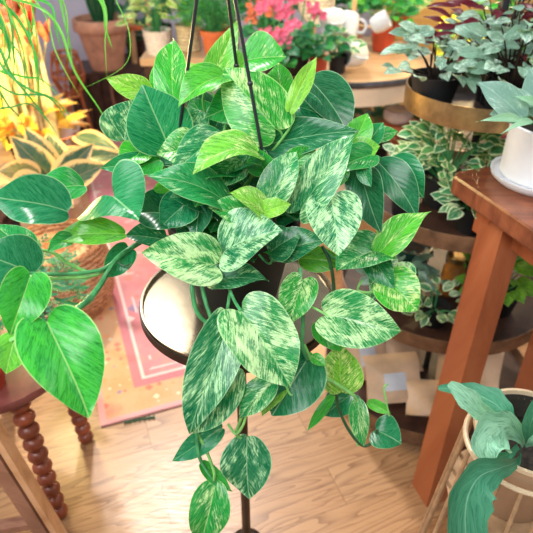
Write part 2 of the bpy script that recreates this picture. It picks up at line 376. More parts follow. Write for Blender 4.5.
# ------------------------------------------------------------------ rug
def rugmat(W, L):
    m, nt, b = newmat('runner_weave'); t = N(nt, 'ShaderNodeTexCoord'); s = N(nt, 'ShaderNodeSeparateXYZ'); nt.links.new(t.outputs['Object'], s.inputs[0])
    x, y = s.outputs[0], s.outputs[1]
    d = math_(nt, 'MINIMUM', math_(nt, 'SUBTRACT', W/2, math_(nt, 'ABSOLUTE', x)), math_(nt, 'SUBTRACT', L/2, math_(nt, 'ABSOLUTE', y)))
    co = t.outputs['Object']
    def vor(sc, rnd=.8):
        v = N(nt, 'ShaderNodeTexVoronoi', feature='F1', distance='MANHATTAN'); v.inputs['Scale'].default_value = sc; v.inputs['Randomness'].default_value = rnd; nt.links.new(co, v.inputs[0]); return v
    n1 = noise(nt, co, 5, 4, .6)
    field = ramp(nt, n1, [(.35, (.56, .14, .15)), (.55, (.68, .23, .25)), (.7, (.70, .30, .19))])
    v1 = vor(13); hc = N(nt, 'ShaderNodeSeparateColor'); nt.links.new(v1.outputs['Color'], hc.inputs[0])
    mot = ramp(nt, hc.outputs[0], [(0, (.10, .13, .30)), (.3, (.75, .16, .10)), (.55, (.85, .42, .12)), (.8, (.8, .75, .62)), (1, (.15, .28, .2))], 'CONSTANT')
    sm = math_(nt, 'MULTIPLY', math_(nt, 'LESS_THAN', v1.outputs['Distance'], .36), .62)
    field = mix(nt, sm, field, mot)
    # stepped cream lines
    bx = N(nt, 'ShaderNodeTexBrick'); bx.inputs['Scale'].default_value = 1; bx.inputs['Brick Width'].default_value = .22; bx.inputs['Row Height'].default_value = .16; bx.inputs['Mortar Size'].default_value = .0045; nt.links.new(co, bx.inputs[0])
    ln = math_(nt, 'MULTIPLY', math_(nt, 'MULTIPLY', bx.outputs['Fac'], math_(nt, 'GREATER_THAN', noise(nt, co, 9, 1), .5)), .75)
    field = mix(nt, ln, field, (.88, .72, .66))
    v2 = vor(27, .8); hc2 = N(nt, 'ShaderNodeSeparateColor'); nt.links.new(v2.outputs['Color'], hc2.inputs[0])
    bord = ramp(nt, n1, [(.3, (.70, .30, .09)), (.55, (.74, .40, .19)), (.7, (.68, .24, .14))])
    mot2 = ramp(nt, hc2.outputs[0], [(0, (.70, .08, .05)), (.4, (.85, .30, .08)), (.62, (.16, .15, .34)), (.75, (.92, .8, .55))], 'CONSTANT')
    bord = mix(nt, math_(nt, 'MULTIPLY', math_(nt, 'LESS_THAN', v2.outputs['Distance'], .42), .7), bord, mot2)
    col = mix(nt, math_(nt, 'LESS_THAN', d, .175), field, (.78, .60, .54))
    col = mix(nt, math_(nt, 'LESS_THAN', d, .163), col, (.62, .16, .18))
    col = mix(nt, math_(nt, 'LESS_THAN', d, .13), col, bord)
    col = mix(nt, math_(nt, 'LESS_THAN', d, .022), col, (.75, .34, .33))
    col = mix(nt, math_(nt, 'MULTIPLY', noise(nt, co, 140, 2), .2), col, (.95, .8, .78))
    nt.links.new(col, b.inputs['Base Color']); b.inputs['Roughness'].default_value = .95
    return m
RW, RL = .86, 2.65
import bmesh
bm = bmesh.new(); bmesh.ops.create_cube(bm, size=1)
for q in bm.verts: q.co = V((q.co.x*RW, q.co.y*RL, (q.co.z+.5)*.007))
bmesh.ops.bevel(bm, geom=bm.edges[:], offset=.0025, segments=2, affect='EDGES')
me = bpy.data.meshes.new('runner_rug'); bm.to_mesh(me); bm.free(); me.materials.append(rugmat(RW, RL))
rug = bpy.data.objects.new('runner_rug', me); C.objects.link(rug)
cc = rc+ux*RW/2+uy*RL/2; rug.location = (cc.x, cc.y, .001); rug.rotation_euler = (0, 0, ANG)
tag(rug, 'faded pink runner rug with an orange patterned border on the oak floor', 'rug')

# ------------------------------------------------------------------ plant stand
SC_ = V((-.052, .822, .827))
t = thing('plant_stand', 'slim plant stand with round metal tray top under the marbled pothos', 'plant stand', (SC_.x, SC_.y, 0))
mb = MB(); mb.lathe((SC_.x, SC_.y, SC_.z-.012), [(.0001, .004), (.168, .004), (.174, .0), (.177, .006), (.177, .018), (.173, .018), (.171, .010), (.0001, .010)], 72); mb.build('tray', M['tray_metal'], t)
mb = MB(); mb.lathe((SC_.x, SC_.y, SC_.z-.016), [(.165, 0), (.1795, 0), (.1795, .016), (.1775, .016), (.1775, .004), (.165, .004)], 72); mb.build('rim', M['bronze'], t)
mb = MB(); mb.lathe((SC_.x, SC_.y, .012), [(.011, 0), (.011, SC_.z-.05), (.03, SC_.z-.03), (.03, SC_.z-.026)], 20); mb.build('pole', M['bronze'], t)
mb = MB(); mb.lathe((SC_.x, SC_.y, 0), [(.045, 0), (.045, .008), (.04, .013), (.02, .018), (.0001, .018)], 48); mb.build('base', M['bronze'], t)

# ================================================================== MAIN POTHOS
PC = V((-.055, .83, .829))
poth = thing('hanging_pothos', 'large marbled green and white pothos trailing from a black pot on the tray stand', 'potted plant', PC)
mb = MB(); H = .17
mb.lathe(PC, [(.0001, 0), (.070, 0), (.074, .004), (.105, H-.02), (.112, H-.02), (.113, H), (.106, H), (.102, H-.02), (.098, H-.03), (.0001, H-.03)], 48)
pot = mb.build('pot', M['black_plastic'], poth)
mb = MB(); mb.lathe(PC+V((0, 0, H-.029)), [(.096, 0), (.06, .006), (.0001, .012)], 30); mb.build('soil', M['soil'], poth)
hk = atd(213, -125, .668)
for (px, py, d, ex, ey) in ((174, 112, .84, 155, 207), (246, 50, .86, 272, 185), (263, 148, .77, 283, 240)):
    pass
rim = lambda a: PC+V((.111*math.cos(a), .111*math.sin(a), H-.008))
for (mx_, my_, dd, an) in ((188, 40, .72, PI*1.0), (246, 50, .74, PI*.42), (251.5, 75, .70, -PI*.27)):
    mb = MB(); mb.tube([hk, rim(an)], .0026, 8, 1)
    mp = hk.lerp(rim(an), .5); mb.ball(mp, .0042, 8, 6)
    mb.build('hanger_wire', M['wire'], poth)
mb = MB(); mb.tube([hk+V((0, 0, -.004)), hk+V((0, 0, .035)), hk+V((.02, 0, .06)), hk+V((0, 0, .082)), hk+V((-.018, 0, .065))], .003, 8, 5); mb.build('hook', M['wire'], poth)
CR = PC+V((0, 0, H-.02))
# base x,y ; tip x,y ; depth base ; depth tip ; width px ; cream ; tint ; foldL ; foldR ; bend ; up-bias ; style ; petiole
LV = [
 # --- crown, top
 (170,150,142,84,.85,.82,60,.22,.30,.25,.25,.05,.4,'egg'),
 (124,140,137,99,.88,.86,44,.62,.20,.2,.2,.05,.3,'heart'),
 (150,96,106,78,.90,.87,22,.45,.95,.3,.5,.05,.3,'egg'),
 (174,108,173,39,.88,.90,32,.42,.72,.25,.5,.07,.1,'egg'),
 (176,100,156,60,.92,.92,30,.35,.70,.25,.3,.07,.1,'egg'),
 (206,90,238,19,.83,.84,27,.50,.85,.5,.3,-.08,.1,'egg'),
 (226,76,178,108,.82,.78,34,.30,.80,.6,.2,.12,.5,'egg'),
 (206,84,168,72,.88,.88,22,.60,.95,.3,.3,.06,.5,'egg'),
 (237,76,234,46,.88,.88,20,.45,.85,.2,.2,.03,.0,'egg'),
 (249,60,286,57,.80,.79,40,.38,.70,.15,.7,.05,.2,'heart'),
 (275,128,225,68,.80,.80,58,.62,.62,.15,.2,.05,.3,'heart'),
 (290,112,316,57,.78,.79,17,.22,1.0,.5,.1,.05,.1,'egg'),
 (310,80,349,137,.90,.86,44,.05,.05,.25,.35,.07,.5,'egg'),
 (286,104,330,118,.88,.86,26,.15,.25,.3,.3,.05,.6,'egg'),
 (300,88,331,84,.93,.92,22,.30,.92,.2,.2,.05,.2,'egg'),
 (282,96,278,62,.87,.87,26,.35,.75,.2,.2,.05,.1,'egg'),
 (262,146,359,131,.84,.79,34,.35,.12,.45,.15,.05,.5,'egg'),
 (301,209,356,132,.79,.77,40,.66,.30,.2,.3,.04,.4,'heart'),
 (270,199,297,151,.77,.77,33,.62,.35,.2,.2,.05,.4,'heart'),
 (266,174,255,146,.79,.78,26,.25,.60,.2,.2,.05,.2,'egg'),
 (288,168,316,147,.81,.80,26,.45,.60,.3,.2,.05,.2,'egg'),
 (258,152,193,173,.77,.73,42,.55,.88,.55,-.1,.16,.5,'egg'),
 (222,136,172,174,.79,.76,34,.50,.30,.3,.3,.07,.5,'egg'),
 (200,150,157,154,.81,.79,34,.68,.55,.25,.25,.05,.5,'egg'),
 (240,160,212,187,.80,.79,34,.55,.35,.2,.3,.05,.5,'egg'),
 (228,204,143,176,.79,.74,32,.40,.38,.2,.5,.12,.5,'egg'),
 (264,214,229,193,.76,.73,26,.55,.95,.3,.3,.07,.5,'egg'),
 (262,213,291,204,.76,.75,18,.45,.98,.3,.3,.08,.5,'egg'),
 (246,216,208,207,.78,.76,26,.55,.50,.2,.4,.06,.5,'egg'),
 (226,250,282,230,.76,.73,54,.72,.22,.2,.25,.05,.4,'heart'),
 (214,265,142,252,.75,.71,48,.86,.40,.3,.15,.05,.4,'heart'),
 (215,279,269,281,.79,.77,28,.50,.20,.2,.3,.05,.3,'heart'),
 (270,252,300,234,.80,.79,34,.35,.15,.2,.3,.05,.4,'egg'),
 (276,252,327,240,.82,.80,32,.45,.22,.3,.3,.05,.4,'egg'),
 (331,198,339,256,.78,.75,50,.82,.25,.15,.2,.06,.3,'heart'),
 (357,166,381,233,.84,.82,34,.02,.05,.35,.2,.08,.4,'egg'),
 (378,162,417,218,.85,.84,32,.12,.10,.3,.2,.08,.4,'egg'),
 (392,160,424,198,.88,.87,34,.15,.28,.3,.2,.05,.4,'egg'),
 (350,150,368,113,.85,.85,26,.15,.80,.2,.5,.05,.2,'egg'),
 (366,148,384,122,.87,.87,20,.12,.35,.3,.3,.05,.2,'egg'),
 (352,154,380,146,.83,.82,24,.20,.90,.2,.3,.05,.4,'egg'),
 (374,154,329,175,.82,.79,27,.30,.50,.2,.4,.06,.5,'egg'),
 (372,139,398,131,.90,.89,14,.5,.5,.2,.2,.05,.4,'egg'),
 (362,166,371,187,.80,.79,15,.45,.30,.2,.2,.05,.3,'egg'),
 (340,166,330,192,.84,.83,24,.50,.6,.2,.2,.05,.3,'egg'),
 # --- crown, filling the middle
 (250,100,205,118,.86,.84,34,.15,.50,.3,.3,.05,.5,'egg'),
 (215,128,232,100,.88,.88,26,.45,.18,.2,.2,.05,.3,'egg'),
 (200,112,184,142,.86,.85,26,.62,.28,.2,.2,.05,.4,'egg'),
 (190,200,160,228,.81,.79,36,.25,.25,.3,.2,.06,.4,'egg'),
 (175,215,130,214,.82,.80,38,.06,.10,.3,.2,.07,.5,'egg'),
 (165,240,124,236,.83,.81,26,.30,.18,.3,.2,.05,.5,'egg'),
 (200,200,196,240,.82,.80,26,.12,.12,.2,.2,.06,.3,'egg'),
 (176,190,148,206,.83,.81,26,.2,.8,.3,.2,.06,.4,'egg'),
 (160,160,130,170,.86,.84,24,.1,.6,.3,.2,.06,.4,'egg'),
 (145,150,118,166,.86,.83,26,.45,.75,.3,.2,.06,.4,'egg'),
 (150,165,100,168,.86,.82,20,.05,.35,.3,.2,.06,.5,'egg'),
 # --- right mid group
 (380,249,336,272,.84,.80,42,.55,.40,.2,.4,.05,.4,'heart'),
 (371,255,395,290,.85,.83,26,.45,.30,.2,.2,.05,.3,'heart'),
 (376,256,431,211,.83,.83,28,.50,.80,.45,.1,.07,.2,'egg'),
 (384,240,398,228,.90,.89,26,.30,.95,.2,.2,.05,.2,'heart'),
 (386,280,418,311,.84,.82,40,.62,.75,.2,.2,.05,.4,'heart'),
 (398,262,372,300,.90,.87,42,.75,.30,.2,.2,.05,.4,'heart'),
 (327,315,402,331,.80,.77,50,.78,.38,.2,.2,.05,.4,'heart'),
 (303,280,288,326,.81,.79,34,.62,.55,.2,.3,.05,.3,'heart'),
 (316,322,346,352,.90,.90,26,.15,.70,.2,.2,.05,.3,'egg'),
 (300,258,345,262,.88,.87,24,.15,.85,.2,.2,.05,.3,'egg'),
 (338,318,372,292,.90,.90,20,.55,.55,.2,.2,.05,.3,'egg'),
 # --- trailing vines, front
 (241,311,291,388,.75,.74,68,.74,.38,.15,.2,.05,.3,'heart'),
 (228,324,190,434,.80,.80,50,.62,.18,.4,.2,.05,.1,'heart'),
 (238,368,193,434,.83,.83,42,.66,.28,.2,.3,.05,.2,'egg'),
 (222,318,214,348,.82,.82,16,.3,.7,.2,.2,.05,.1,'egg'),
 (222,428,172,461,.88,.88,24,.35,.24,.2,.2,.05,.3,'egg'),
 (247,436,250,499,.86,.87,48,.55,.15,.0,.5,.05,.1,'egg'),
 (216,482,199,545,.89,.90,40,.50,.50,.5,.1,.07,.2,'egg'),
 (201,463,233,492,.88,.89,15,.30,.60,.3,.2,-.08,.2,'egg'),
 (273,380,238,420,.82,.82,30,.62,.35,.2,.2,.05,.3,'egg'),
 (284,382,262,416,.84,.84,20,.50,.95,.2,.2,.05,.3,'egg'),
 (306,361,272,416,.84,.84,58,.12,.14,.15,.2,.05,.3,'heart'),
 (309,352,294,379,.86,.86,18,.62,.6,.2,.2,.05,.3,'egg'),
 (312,356,326,366,.83,.82,12,.5,.7,.2,.2,.05,.3,'egg'),
 (341,392,340,342,.90,.90,46,.62,.92,.9,.1,.05,.1,'egg'),
 (357,400,364,446,.90,.90,20,.60,.45,.3,.2,.05,.1,'egg'),
 (376,430,401,444,.96,.95,36,.02,.22,.1,.3,.05,.4,'heart'),
 (333,396,307,431,.92,.92,11,.1,.75,.3,.3,.05,.3,'egg'),
 (352,394,324,416,.98,.98,30,.05,.24,.2,.2,.05,.3,'heart'),
 (368,402,391,414,.97,.97,12,.2,.8,.2,.2,.05,.3,'egg'),
 # --- left vine
 (47,322,89,418,.68,.66,76,.0,.66,.10,.28,.05,.25,'heart'),
 (68,212,-10,196,.71,.68,52,.08,.20,.6,.15,.09,.4,'egg'),
 (114,197,139,220,.75,.72,80,.20,.32,.05,.1,.03,.15,'cord'),
 (84,186,32,198,.79,.76,32,.12,.50,.4,.2,.10,.5,'egg'),
 (124,234,46,243,.77,.74,28,.42,.85,.4,.2,.08,.5,'egg'),
 (72,236,48,252,.74,.72,18,.5,.5,.3,.3,.05,.4,'egg'),
 (31,273,-24,252,.71,.68,58,.03,.18,.15,.35,.05,.3,'heart'),
 (30,276,10,336,.69,.67,48,.12,.68,.2,.5,.10,.2,'heart'),
 (16,334,6,374,.72,.72,32,.25,.85,.2,.2,.05,.2,'egg'),
 (128,250,104,278,.82,.81,26,.05,.28,.2,.2,.05,.3,'heart'),
 (30,258,-6,225,.74,.74,34,.55,.4,.3,.2,.05,.3,'egg'),
]
NOPET = {}
for i, e in enumerate(LV):
    bx, by, tx, ty, db, dt, Wp, cr, ti, fL, fR, bd, ub, st = e
    db += .02; dt += .02; cr = min(.88, cr*.95+(.15 if i < 83 else 0))
    b_ = atd(bx, by, db); t_ = atd(tx, ty, dt); a_ = (t_-b_).normalized()
    view = (CAMP-(b_+t_)/2).normalized()
    vp = (view-a_*view.dot(a_)).normalized()
    n_ = view*.9+V((0, 0, 1))*ub+V((random.uniform(-.3, .3), random.uniform(-.1, .2), random.uniform(-.1, .25)))
    n_ = (n_-a_*n_.dot(a_)).normalized()
    W = Wp*(1.14 if i < 67 else 1.06)*(db+dt)/2/FPX/max(.62, n_.dot(vp))
    mb = MB(); leaf(mb, b_, t_, W, n_, (fL+.16, fR+.16), bd*1.4, random.uniform(.018, .045), st, (cr, ti, random.random()), 22, 6, random.uniform(-.5, .5))
    lo = mb.build('leaf', M['pothos'], poth)
    crown = i < 56
    if crown:
        root = CR+V((random.uniform(-.06, .06), random.uniform(-.05, .05), 0))
        back = -n_*.035-a_*.02
        mb = MB(); mb.tube([b_+n_*.0005+a_*.004, b_+back*.6+V((0, 0, -.006)), (b_+root)/2+back*.5+V((0, 0, .01)), root], [.0016, .0019, .0022, .0026], 7, 5)
        mb.build('petiole', M['stem_pale'] if ti > .5 else M['stem'], lo)
# dark inner leaves which fill the crown
NB = 100-len(LV)
# stems given through (px,py,d) points
def path(l): return [atd(*p) for p in l]
STEMS = [
 ([(175,238,.87),(150,238,.86),(128,250,.84),(114,262,.82),(100,285,.79),(88,300,.77),(72,313,.74)], [.004,.004,.0042,.0042,.0042,.0048,.0036], 'stem'),
 ([(88,301,.77),(66,316,.74),(50,323,.71),(30,330,.72),(8,342,.74),(-10,352,.75)], [.0046,.004,.003,.003,.003,.003], 'stem_pale'),
 ([(114,262,.82),(100,270,.80),(70,274,.77),(45,274,.74),(30,273,.73)], [.0035,.003,.0026,.0024,.0022], 'stem'),
 ([(112,264,.82),(95,275,.80),(66,278,.77),(42,279,.74),(30,276,.71)], [.003,.0028,.0024,.0022,.002], 'stem_pale'),
 ([(86,272,.80),(66,262,.79),(52,252,.78),(38,251,.77),(30,256,.76)], [.003,.0028,.0024,.0022,.002], 'stem_pale'),
 ([(193,268,.82),(192,288,.81),(197,312,.815),(209,324,.82),(224,328,.82)], [.003,.0034,.0034,.003,.0022], 'stem'),
 ([(200,275,.83),(204,296,.82),(212,320,.82),(220,330,.83)], [.003,.0032,.003,.002], 'stem'),
 ([(206,320,.83),(203,340,.84),(198,356,.85),(198,380,.86),(201,405,.87),(197,430,.88),(199,455,.89),(206,470,.90),(216,484,.91)], [.003,.003,.003,.003,.003,.003,.003,.0028,.0022], 'stem'),
 ([(198,435,.89),(206,450,.895),(214,472,.90),(213,482,.91)], [.0026]*4, 'stem_pale'),
 ([(230,292,.80),(228,305,.79),(226,318,.82)], .0024, 'stem'),
 ([(226,280,.80),(234,300,.79),(241,311,.77)], .0024, 'stem'),
 ([(300,268,.84),(302,300,.83),(303,325,.835),(302,345,.85),(307,360,.86)], [.003,.003,.003,.0034,.0026], 'stem'),
 ([(304,345,.855),(318,372,.88),(338,385,.90),(352,394,.91),(357,400,.92)], [.003,.003,.0034,.003,.0022], 'stem_pale'),
 ([(308,305,.83),(318,310,.82),(328,316,.82)], .0018, 'stem_pale'),
 ([(322,246,.86),(330,262,.86),(334,290,.88),(334,330,.91),(335,370,.94),(338,405,.96),(350,432,.97),(364,446,.975),(376,438,.975),(377,430,.975)], [.0028]*10, 'stem_dark'),
 ([(322,246,.86),(330,255,.86),(344,262,.86),(360,258,.86),(376,252,.86)], .0018, 'stem'),
 ([(300,380,.86),(292,395,.85),(286,386,.85)], .0018, 'stem_pale'),
 ([(228,424,.86),(236,434,.86),(243,425,.85),(246,415,.84)], .0022, 'stem_pale'),
 ([(236,370,.85),(243,395,.85),(242,415,.85),(236,433,.87),(241,438,.88)], .0024, 'stem_pale'),
 ([(118,262,.82),(124,266,.82),(131,264,.815),(128,269,.815)], .0013, 'stem_dark'),
 ([(362,280,.86),(358,290,.87),(372,292,.86),(386,282,.86)], .0018, 'stem_pale'),
 ([(358,446,.975),(352,428,.97),(354,416,.96)], .0018, 'stem_pale'),
 ([(389,416,.97),(386,400,.965),(384,388,.96),(388,384,.96)], .0016, 'stem_pale'),
]
for pts, r, m in STEMS:
    mb = MB(); mb.tube(path(pts), r, 9, 6); mb.build('stem', M[m], poth)
# inner foliage, dense and dark: one part of smaller hidden leaves
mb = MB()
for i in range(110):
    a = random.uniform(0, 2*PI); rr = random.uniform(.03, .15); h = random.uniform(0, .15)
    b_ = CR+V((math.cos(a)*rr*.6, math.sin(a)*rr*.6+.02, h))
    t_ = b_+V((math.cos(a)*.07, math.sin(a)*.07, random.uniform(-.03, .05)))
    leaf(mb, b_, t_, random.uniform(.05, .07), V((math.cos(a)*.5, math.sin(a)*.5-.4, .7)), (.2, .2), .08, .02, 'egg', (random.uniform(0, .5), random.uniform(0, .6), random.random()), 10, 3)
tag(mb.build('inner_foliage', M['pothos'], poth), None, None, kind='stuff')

# ================================================================== RIGHT TABLE
TZ = .875
A = atz(449, 172, TZ); B = atz(533, 229, TZ); Cc = atz(490, 163.5, TZ)
e1 = (B-A).normalized(); e2 = V((-e1.y, e1.x, 0))
if (Cc-A).dot(e2) < 0: e2 = -e2
tb = thing('wooden_table', 'tall stained redwood table with a thick top and square leg', 'table', (A+e1*.5+e2*.2).xyz*1)
tb.location.z = 0
def quad(p, q, r, s, z): return [V((k.x, k.y, z)) for k in (p, q, r, s)]
Wd = .42; Ln = 1.15
mb = MB(); ch = .02
loop = [A+e1*ch, A+e1*Ln, A+e1*Ln+e2*Wd, A+e2*Wd+e1*ch, A+e2*(Wd-ch), A+e2*ch]
def ring(l, z): return [V((k.x, k.y, z)) for k in l]
cen = A+e1*Ln/2+e2*Wd/2
sh = [k+(cen-k).normalized()*.006 for k in loop]
vs = ring(sh, TZ-.048)+ring(loop, TZ-.043)+ring(loop, TZ-.006)+ring(sh, TZ); n = 6
fs = [tuple(range(n))[::-1], tuple(range(3*n, 4*n))]+[(r*n+i, r*n+(i+1) % n, (r+1)*n+(i+1) % n, (r+1)*n+i) for r in range(3) for i in range(n)]
mb.add(vs, fs); mb.build('tabletop', M['redtop'], tb, smooth=False)
l0 = atz(412, 484, 0); l1 = atz(428, 510, 0)
f1 = (l1-l0); f1n = f1.normalized(); f2n = V((-f1n.y, f1n.x, 0))
if f2n.x < 0: f2n = -f2n
def leg(mb, p0, p1, s, z0=0, z1=TZ-.05):
    def sq(p, z): return [V((p.x, p.y, z)), V((p.x, p.y, z))+f1n*s, V((p.x, p.y, z))+f1n*s+f2n*s*.8, V((p.x, p.y, z))+f2n*s*.8]
    mb.prism(sq(p0, z0), sq(p1, z1))
lt = atz(484, 207, TZ-.05)
mb = MB(); leg(mb, l0, lt, .078); mb.build('leg', M['redwood'], tb, smooth=False)
for off in (e2*.28, e1*.95, e1*.95+e2*.28):
    mb = MB(); leg(mb, l0+off, lt+off, .078); mb.build('leg', M['redwood'], tb, smooth=False)
mb = MB(); c0 = A+e1*.09+e2*.06
mb.prism(ring([c0, c0+e1*.9, c0+e1*.9+e2*.03, c0+e2*.03], TZ-.12), ring([c0, c0+e1*.9, c0+e1*.9+e2*.03, c0+e2*.03], TZ-.05)); mb.build('apron', M['redwood'], tb, smooth=False)
mb = MB(); c0 = A+e1*.09+e2*.03
mb.prism(ring([c0, c0+e1*.05, c0+e1*.05+e2*.36, c0+e2*.36], TZ-.12), ring([c0, c0+e1*.05, c0+e1*.05+e2*.36, c0+e2*.36], TZ-.05)); mb.build('apron', M['redwood'], tb, smooth=False)
# screws on leg
# white pot with satin pothos
wp = atz(540, 181, TZ)
t = thing('satin_pothos', 'silvery satin pothos in a white ceramic pot on the tall redwood table', 'potted plant', (wp.x, wp.y, TZ+.001))
z0 = V((wp.x, wp.y, TZ+.001))
mb = MB(); mb.lathe(z0, [(.0001, 0), (.100, 0), (.114, .012), (.117, .022), (.113, .022), (.107, .014), (.0001, .012)], 56); mb.build('saucer', M['white_ceramic'], t)
mb = MB(); mb.lathe(z0+V((0, 0, .013)), [(.0001, 0), (.090, 0), (.096, .006), (.097, .118), (.098, .125), (.093, .127), (.088, .12), (.086, .105), (.0001, .105)], 56); mb.build('pot', M['white_ceramic'], t)
mb = MB(); mb.lathe(z0+V((0, 0, .119)), [(.083, 0), (.0001, .008)], 30); mb.build('soil', M['soil'], t)
SL = [(522,118,478,82,.98,.97,34,.55,.35,.3,.3,.08,'egg'), (528,108,497,92,.99,1.0,26,.6,.4,.2,.2,.05,'heart'), (545,110,530,68,1.0,1.0,36,.55,.3,.2,.2,.05,'heart'),
      (530,124,476,122,.97,.94,10,.05,.9,.3,.3,.14,'lance'), (535,122,500,135,.96,.93,8,.05,.9,.3,.3,.16,'lance'), (548,112,512,96,.98,.95,10,.1,.95,.3,.3,.1,'lance'), (560,112,570,70,1.0,1.0,40,.5,.3,.2,.2,.05,'heart'), (515,115,489,115,1.0,.98,22,.5,.2,.2,.2,.05,'egg')]
for (bx, by, tx, ty, db, dt, Wp, cr, ti, fL, fR, bd, st) in SL:
    db += .06; dt += .06
    b_ = atd(bx, by, db); t_ = atd(tx, ty, dt); n_ = (CAMP-b_).normalized()+V((0, 0, .7))
    mb = MB(); leaf(mb, b_, t_, Wp*db/FPX, n_, (fL, fR), bd, .02, st, (cr, ti, random.random()), 16, 5); lo = mb.build('leaf', M['satin'], t)
    mb = MB(); mb.tube([b_, (b_+z0+V((0, 0, .125)))/2+V((0, 0, .02)), z0+V((0, 0, .12))], .002, 6, 5); mb.build('petiole', M['stem'], lo)

# ================================================================== generic potted plants
def pot_mesh(c, rb, rt, h, n=32, rimh=.0, rimw=.0):
    mb = MB(); pr = [(.0001, 0), (rb, 0)]
    if rimh: pr += [(rb+(rt-rb)*.8, h-rimh), (rt+rimw, h-rimh), (rt+rimw, h)]
    else: pr += [(rt, h)]
    pr += [(rt-.004, h), (rt-.008, h-.015), (.0001, h-.018)]
    mb.lathe(c, pr, n); return mb
def plant(name, label, c, rb, rt, h, potm, n, spread, up, ls, lw, mat, lvf, style='oval', potname='pot', group=None, droop=.3, rim=(0, 0), stems=True, seed=0, drop=0, dirf=None, nrm=None, cat='potted plant', stemm='stem'):
    rs = random.Random(seed*17+3); c = V(c)
    t = thing(name, label, cat, c, group)
    pot_mesh(c, rb, rt, h, 32, *rim).build(potname, potm, t)
    mb = MB(); mb.lathe(c+V((0, 0, h-.0175)), [(rt-.009, 0), (.0001, .004)], 20); mb.build('soil', M['soil'], t)
    top = c+V((0, 0, h-.015)); fo = MB(); st = MB()
    for i in range(n):
        a = rs.uniform(0, 2*PI); q = rs.random()**.6
        if dirf: a = dirf(rs)
        r = q*spread; hz = up*(1-.55*q*q)*rs.uniform(.35, 1)-drop*q
        e = top+V((math.cos(a)*r, math.sin(a)*r, hz))
        d = V((math.cos(a), math.sin(a), rs.uniform(-droop, .5))).normalized()*ls*rs.uniform(.7, 1.2)
        s0 = top+V((math.cos(a)*rt*.35*rs.random(), math.sin(a)*rt*.35*rs.random(), -.003))
        nn = nrm or V((-.1, -.45, .8))
        nn = nn+V((rs.uniform(-.5, .5), rs.uniform(-.4, .4), rs.uniform(-.2, .3)))
        leaf(fo, e, e+d, lw*rs.uniform(.8, 1.15), nn, (.25, .25), .08, .02, style, lvf(rs), 8, 3)
        if stems and i % 3 == 0: st.tube([s0, (s0+e)/2+V((0, 0, hz*.15)), e], [.0024, .002, .0014], 5, 4)
    fo.build('foliage', mat, t)
    if stems: st.build('stems', M[stemm], t)
    return t
def rv(c0, c1, t0, t1): return lambda rs: (rs.uniform(c0, c1), rs.uniform(t0, t1), rs.random())

# ================================================================== ETAGERE
EX, EY = .560, 1.46
et = thing('tiered_stand', 'round four tier brass display stand behind the redwood table', 'display stand', (EX, EY, 0))
TR = [(1.02, .195, .055), (.73, .285, .045), (.42, .32, .045), (.07, .35, .05)]
M['bronze_rim'] = plain('brown_rim', (.22, .12, .065), .4, .2, var=.3, scale=20)
for z, r, hh in TR:
    mb = MB(); mb.lathe((EX, EY, z-hh+.012), [(.0001, 0), (r-.002, 0), (r-.002, .004), (.0001, .004)], 72); tr = mb.build('tray', M['dark_brown'] if z < .9 else M['bronze'], et)
    mb = MB(); mb.lathe((EX, EY, z-hh+.008), [(r-.004, 0), (r, 0), (r+.001, hh*.5), (r, hh), (r-.004, hh), (r-.005, hh*.5), (r-.004, 0)], 72); mb.build('rim', M['brass'] if z > .9 else M['bronze_rim'] if 'bronze_rim' in M else M['brass'], tr)
mb = MB(); mb.lathe((EX+.01, EY, .03), [(.010, 0), (.010, 1.30), (.0001, 1.31)], 16); mb.build('post', M['wire'], et)
for k in range(3):
    a = k*2*PI/3+.5
    mb = MB(); mb.tube([(EX+.2*math.cos(a), EY+.2*math.sin(a), .0), (EX+.2*math.cos(a), EY+.2*math.sin(a), .70)], .009, 10, 1); mb.build('leg', M['wire'], et)
def tierz(i): return TR[i][0]-TR[i][2]+.0165
# top tier: tradescantia pots
zt = tierz(0)
trad = rv(.45, .95, .6, 1)
for i, (dx, dy, n, lab, ss) in enumerate([(-.135, -.03, 46, 'silver striped spiderwort in black nursery pot at left of the brass top tray', 1), (.02, -.125, 60, 'silver striped spiderwort in black nursery pot at front of the brass top tray', 2), (.09, .08, 46, 'tall silver spiderwort at the back of the brass top tray', 3)]):
    plant('spiderwort', lab, (EX+dx, EY+dy, zt), .045, .062, .085, M['black_plastic'], int(n*1.8), .13 if i < 2 else .16, (.14, .18, .26)[i], .054, .031, M['tradescantia'], trad, 'oval', seed=ss, stemm='bronze', group='spiderworts on the top tray', droop=.4, drop=.0)
# purple stems/leaves among them
plant('wandering_plant', 'maroon leaved wandering plant among the silver spiderworts on the top tray', (EX+.03, EY+.03, zt), .03, .04, .08, M['black_plastic'], 80, .16, .30, .07, .024, M['maroon'], rv(.0, .05, .0, .08), 'lance', seed=9, stemm='bronze')
# mid tier
zm = tierz(1); vg = rv(.1, .5, .1, .7)
plant('variegated_baby_plant', 'bushy cream edged plant in black pot on second tray, behind the table corner', (EX-.06, EY-.02, zm), .05, .065, .09, M['black_plastic'], 120, .13, .19, .045, .03, M['varieg'], vg, 'egg', seed=11)
plant('variegated_ivy', 'pale variegated ivy in black pot at front of second tray', (EX-.02, EY-.17, zm), .038, .05, .07, M['black_plastic'], 34, .08, .09, .045, .034, M['varieg'], rv(.3, .8, .1, .6), 'heart', seed=12)
plant('silver_ivy', 'small mint leaved plant in black pot near left edge of second tray', (EX-.14, EY+.06, zm), .035, .045, .065, M['black_plastic'], 40, .08, .09, .04, .03, M['varieg'], rv(.5, .9, .1, .5), 'egg', seed=13)
plant('fluffy_variegated_plant', 'cream and green bushy plant at right of second tray', (EX+.1, EY-.02, zm), .04, .05, .07, M['black_plastic'], 80, .1, .15, .04, .028, M['varieg'], vg, 'egg', seed=14)
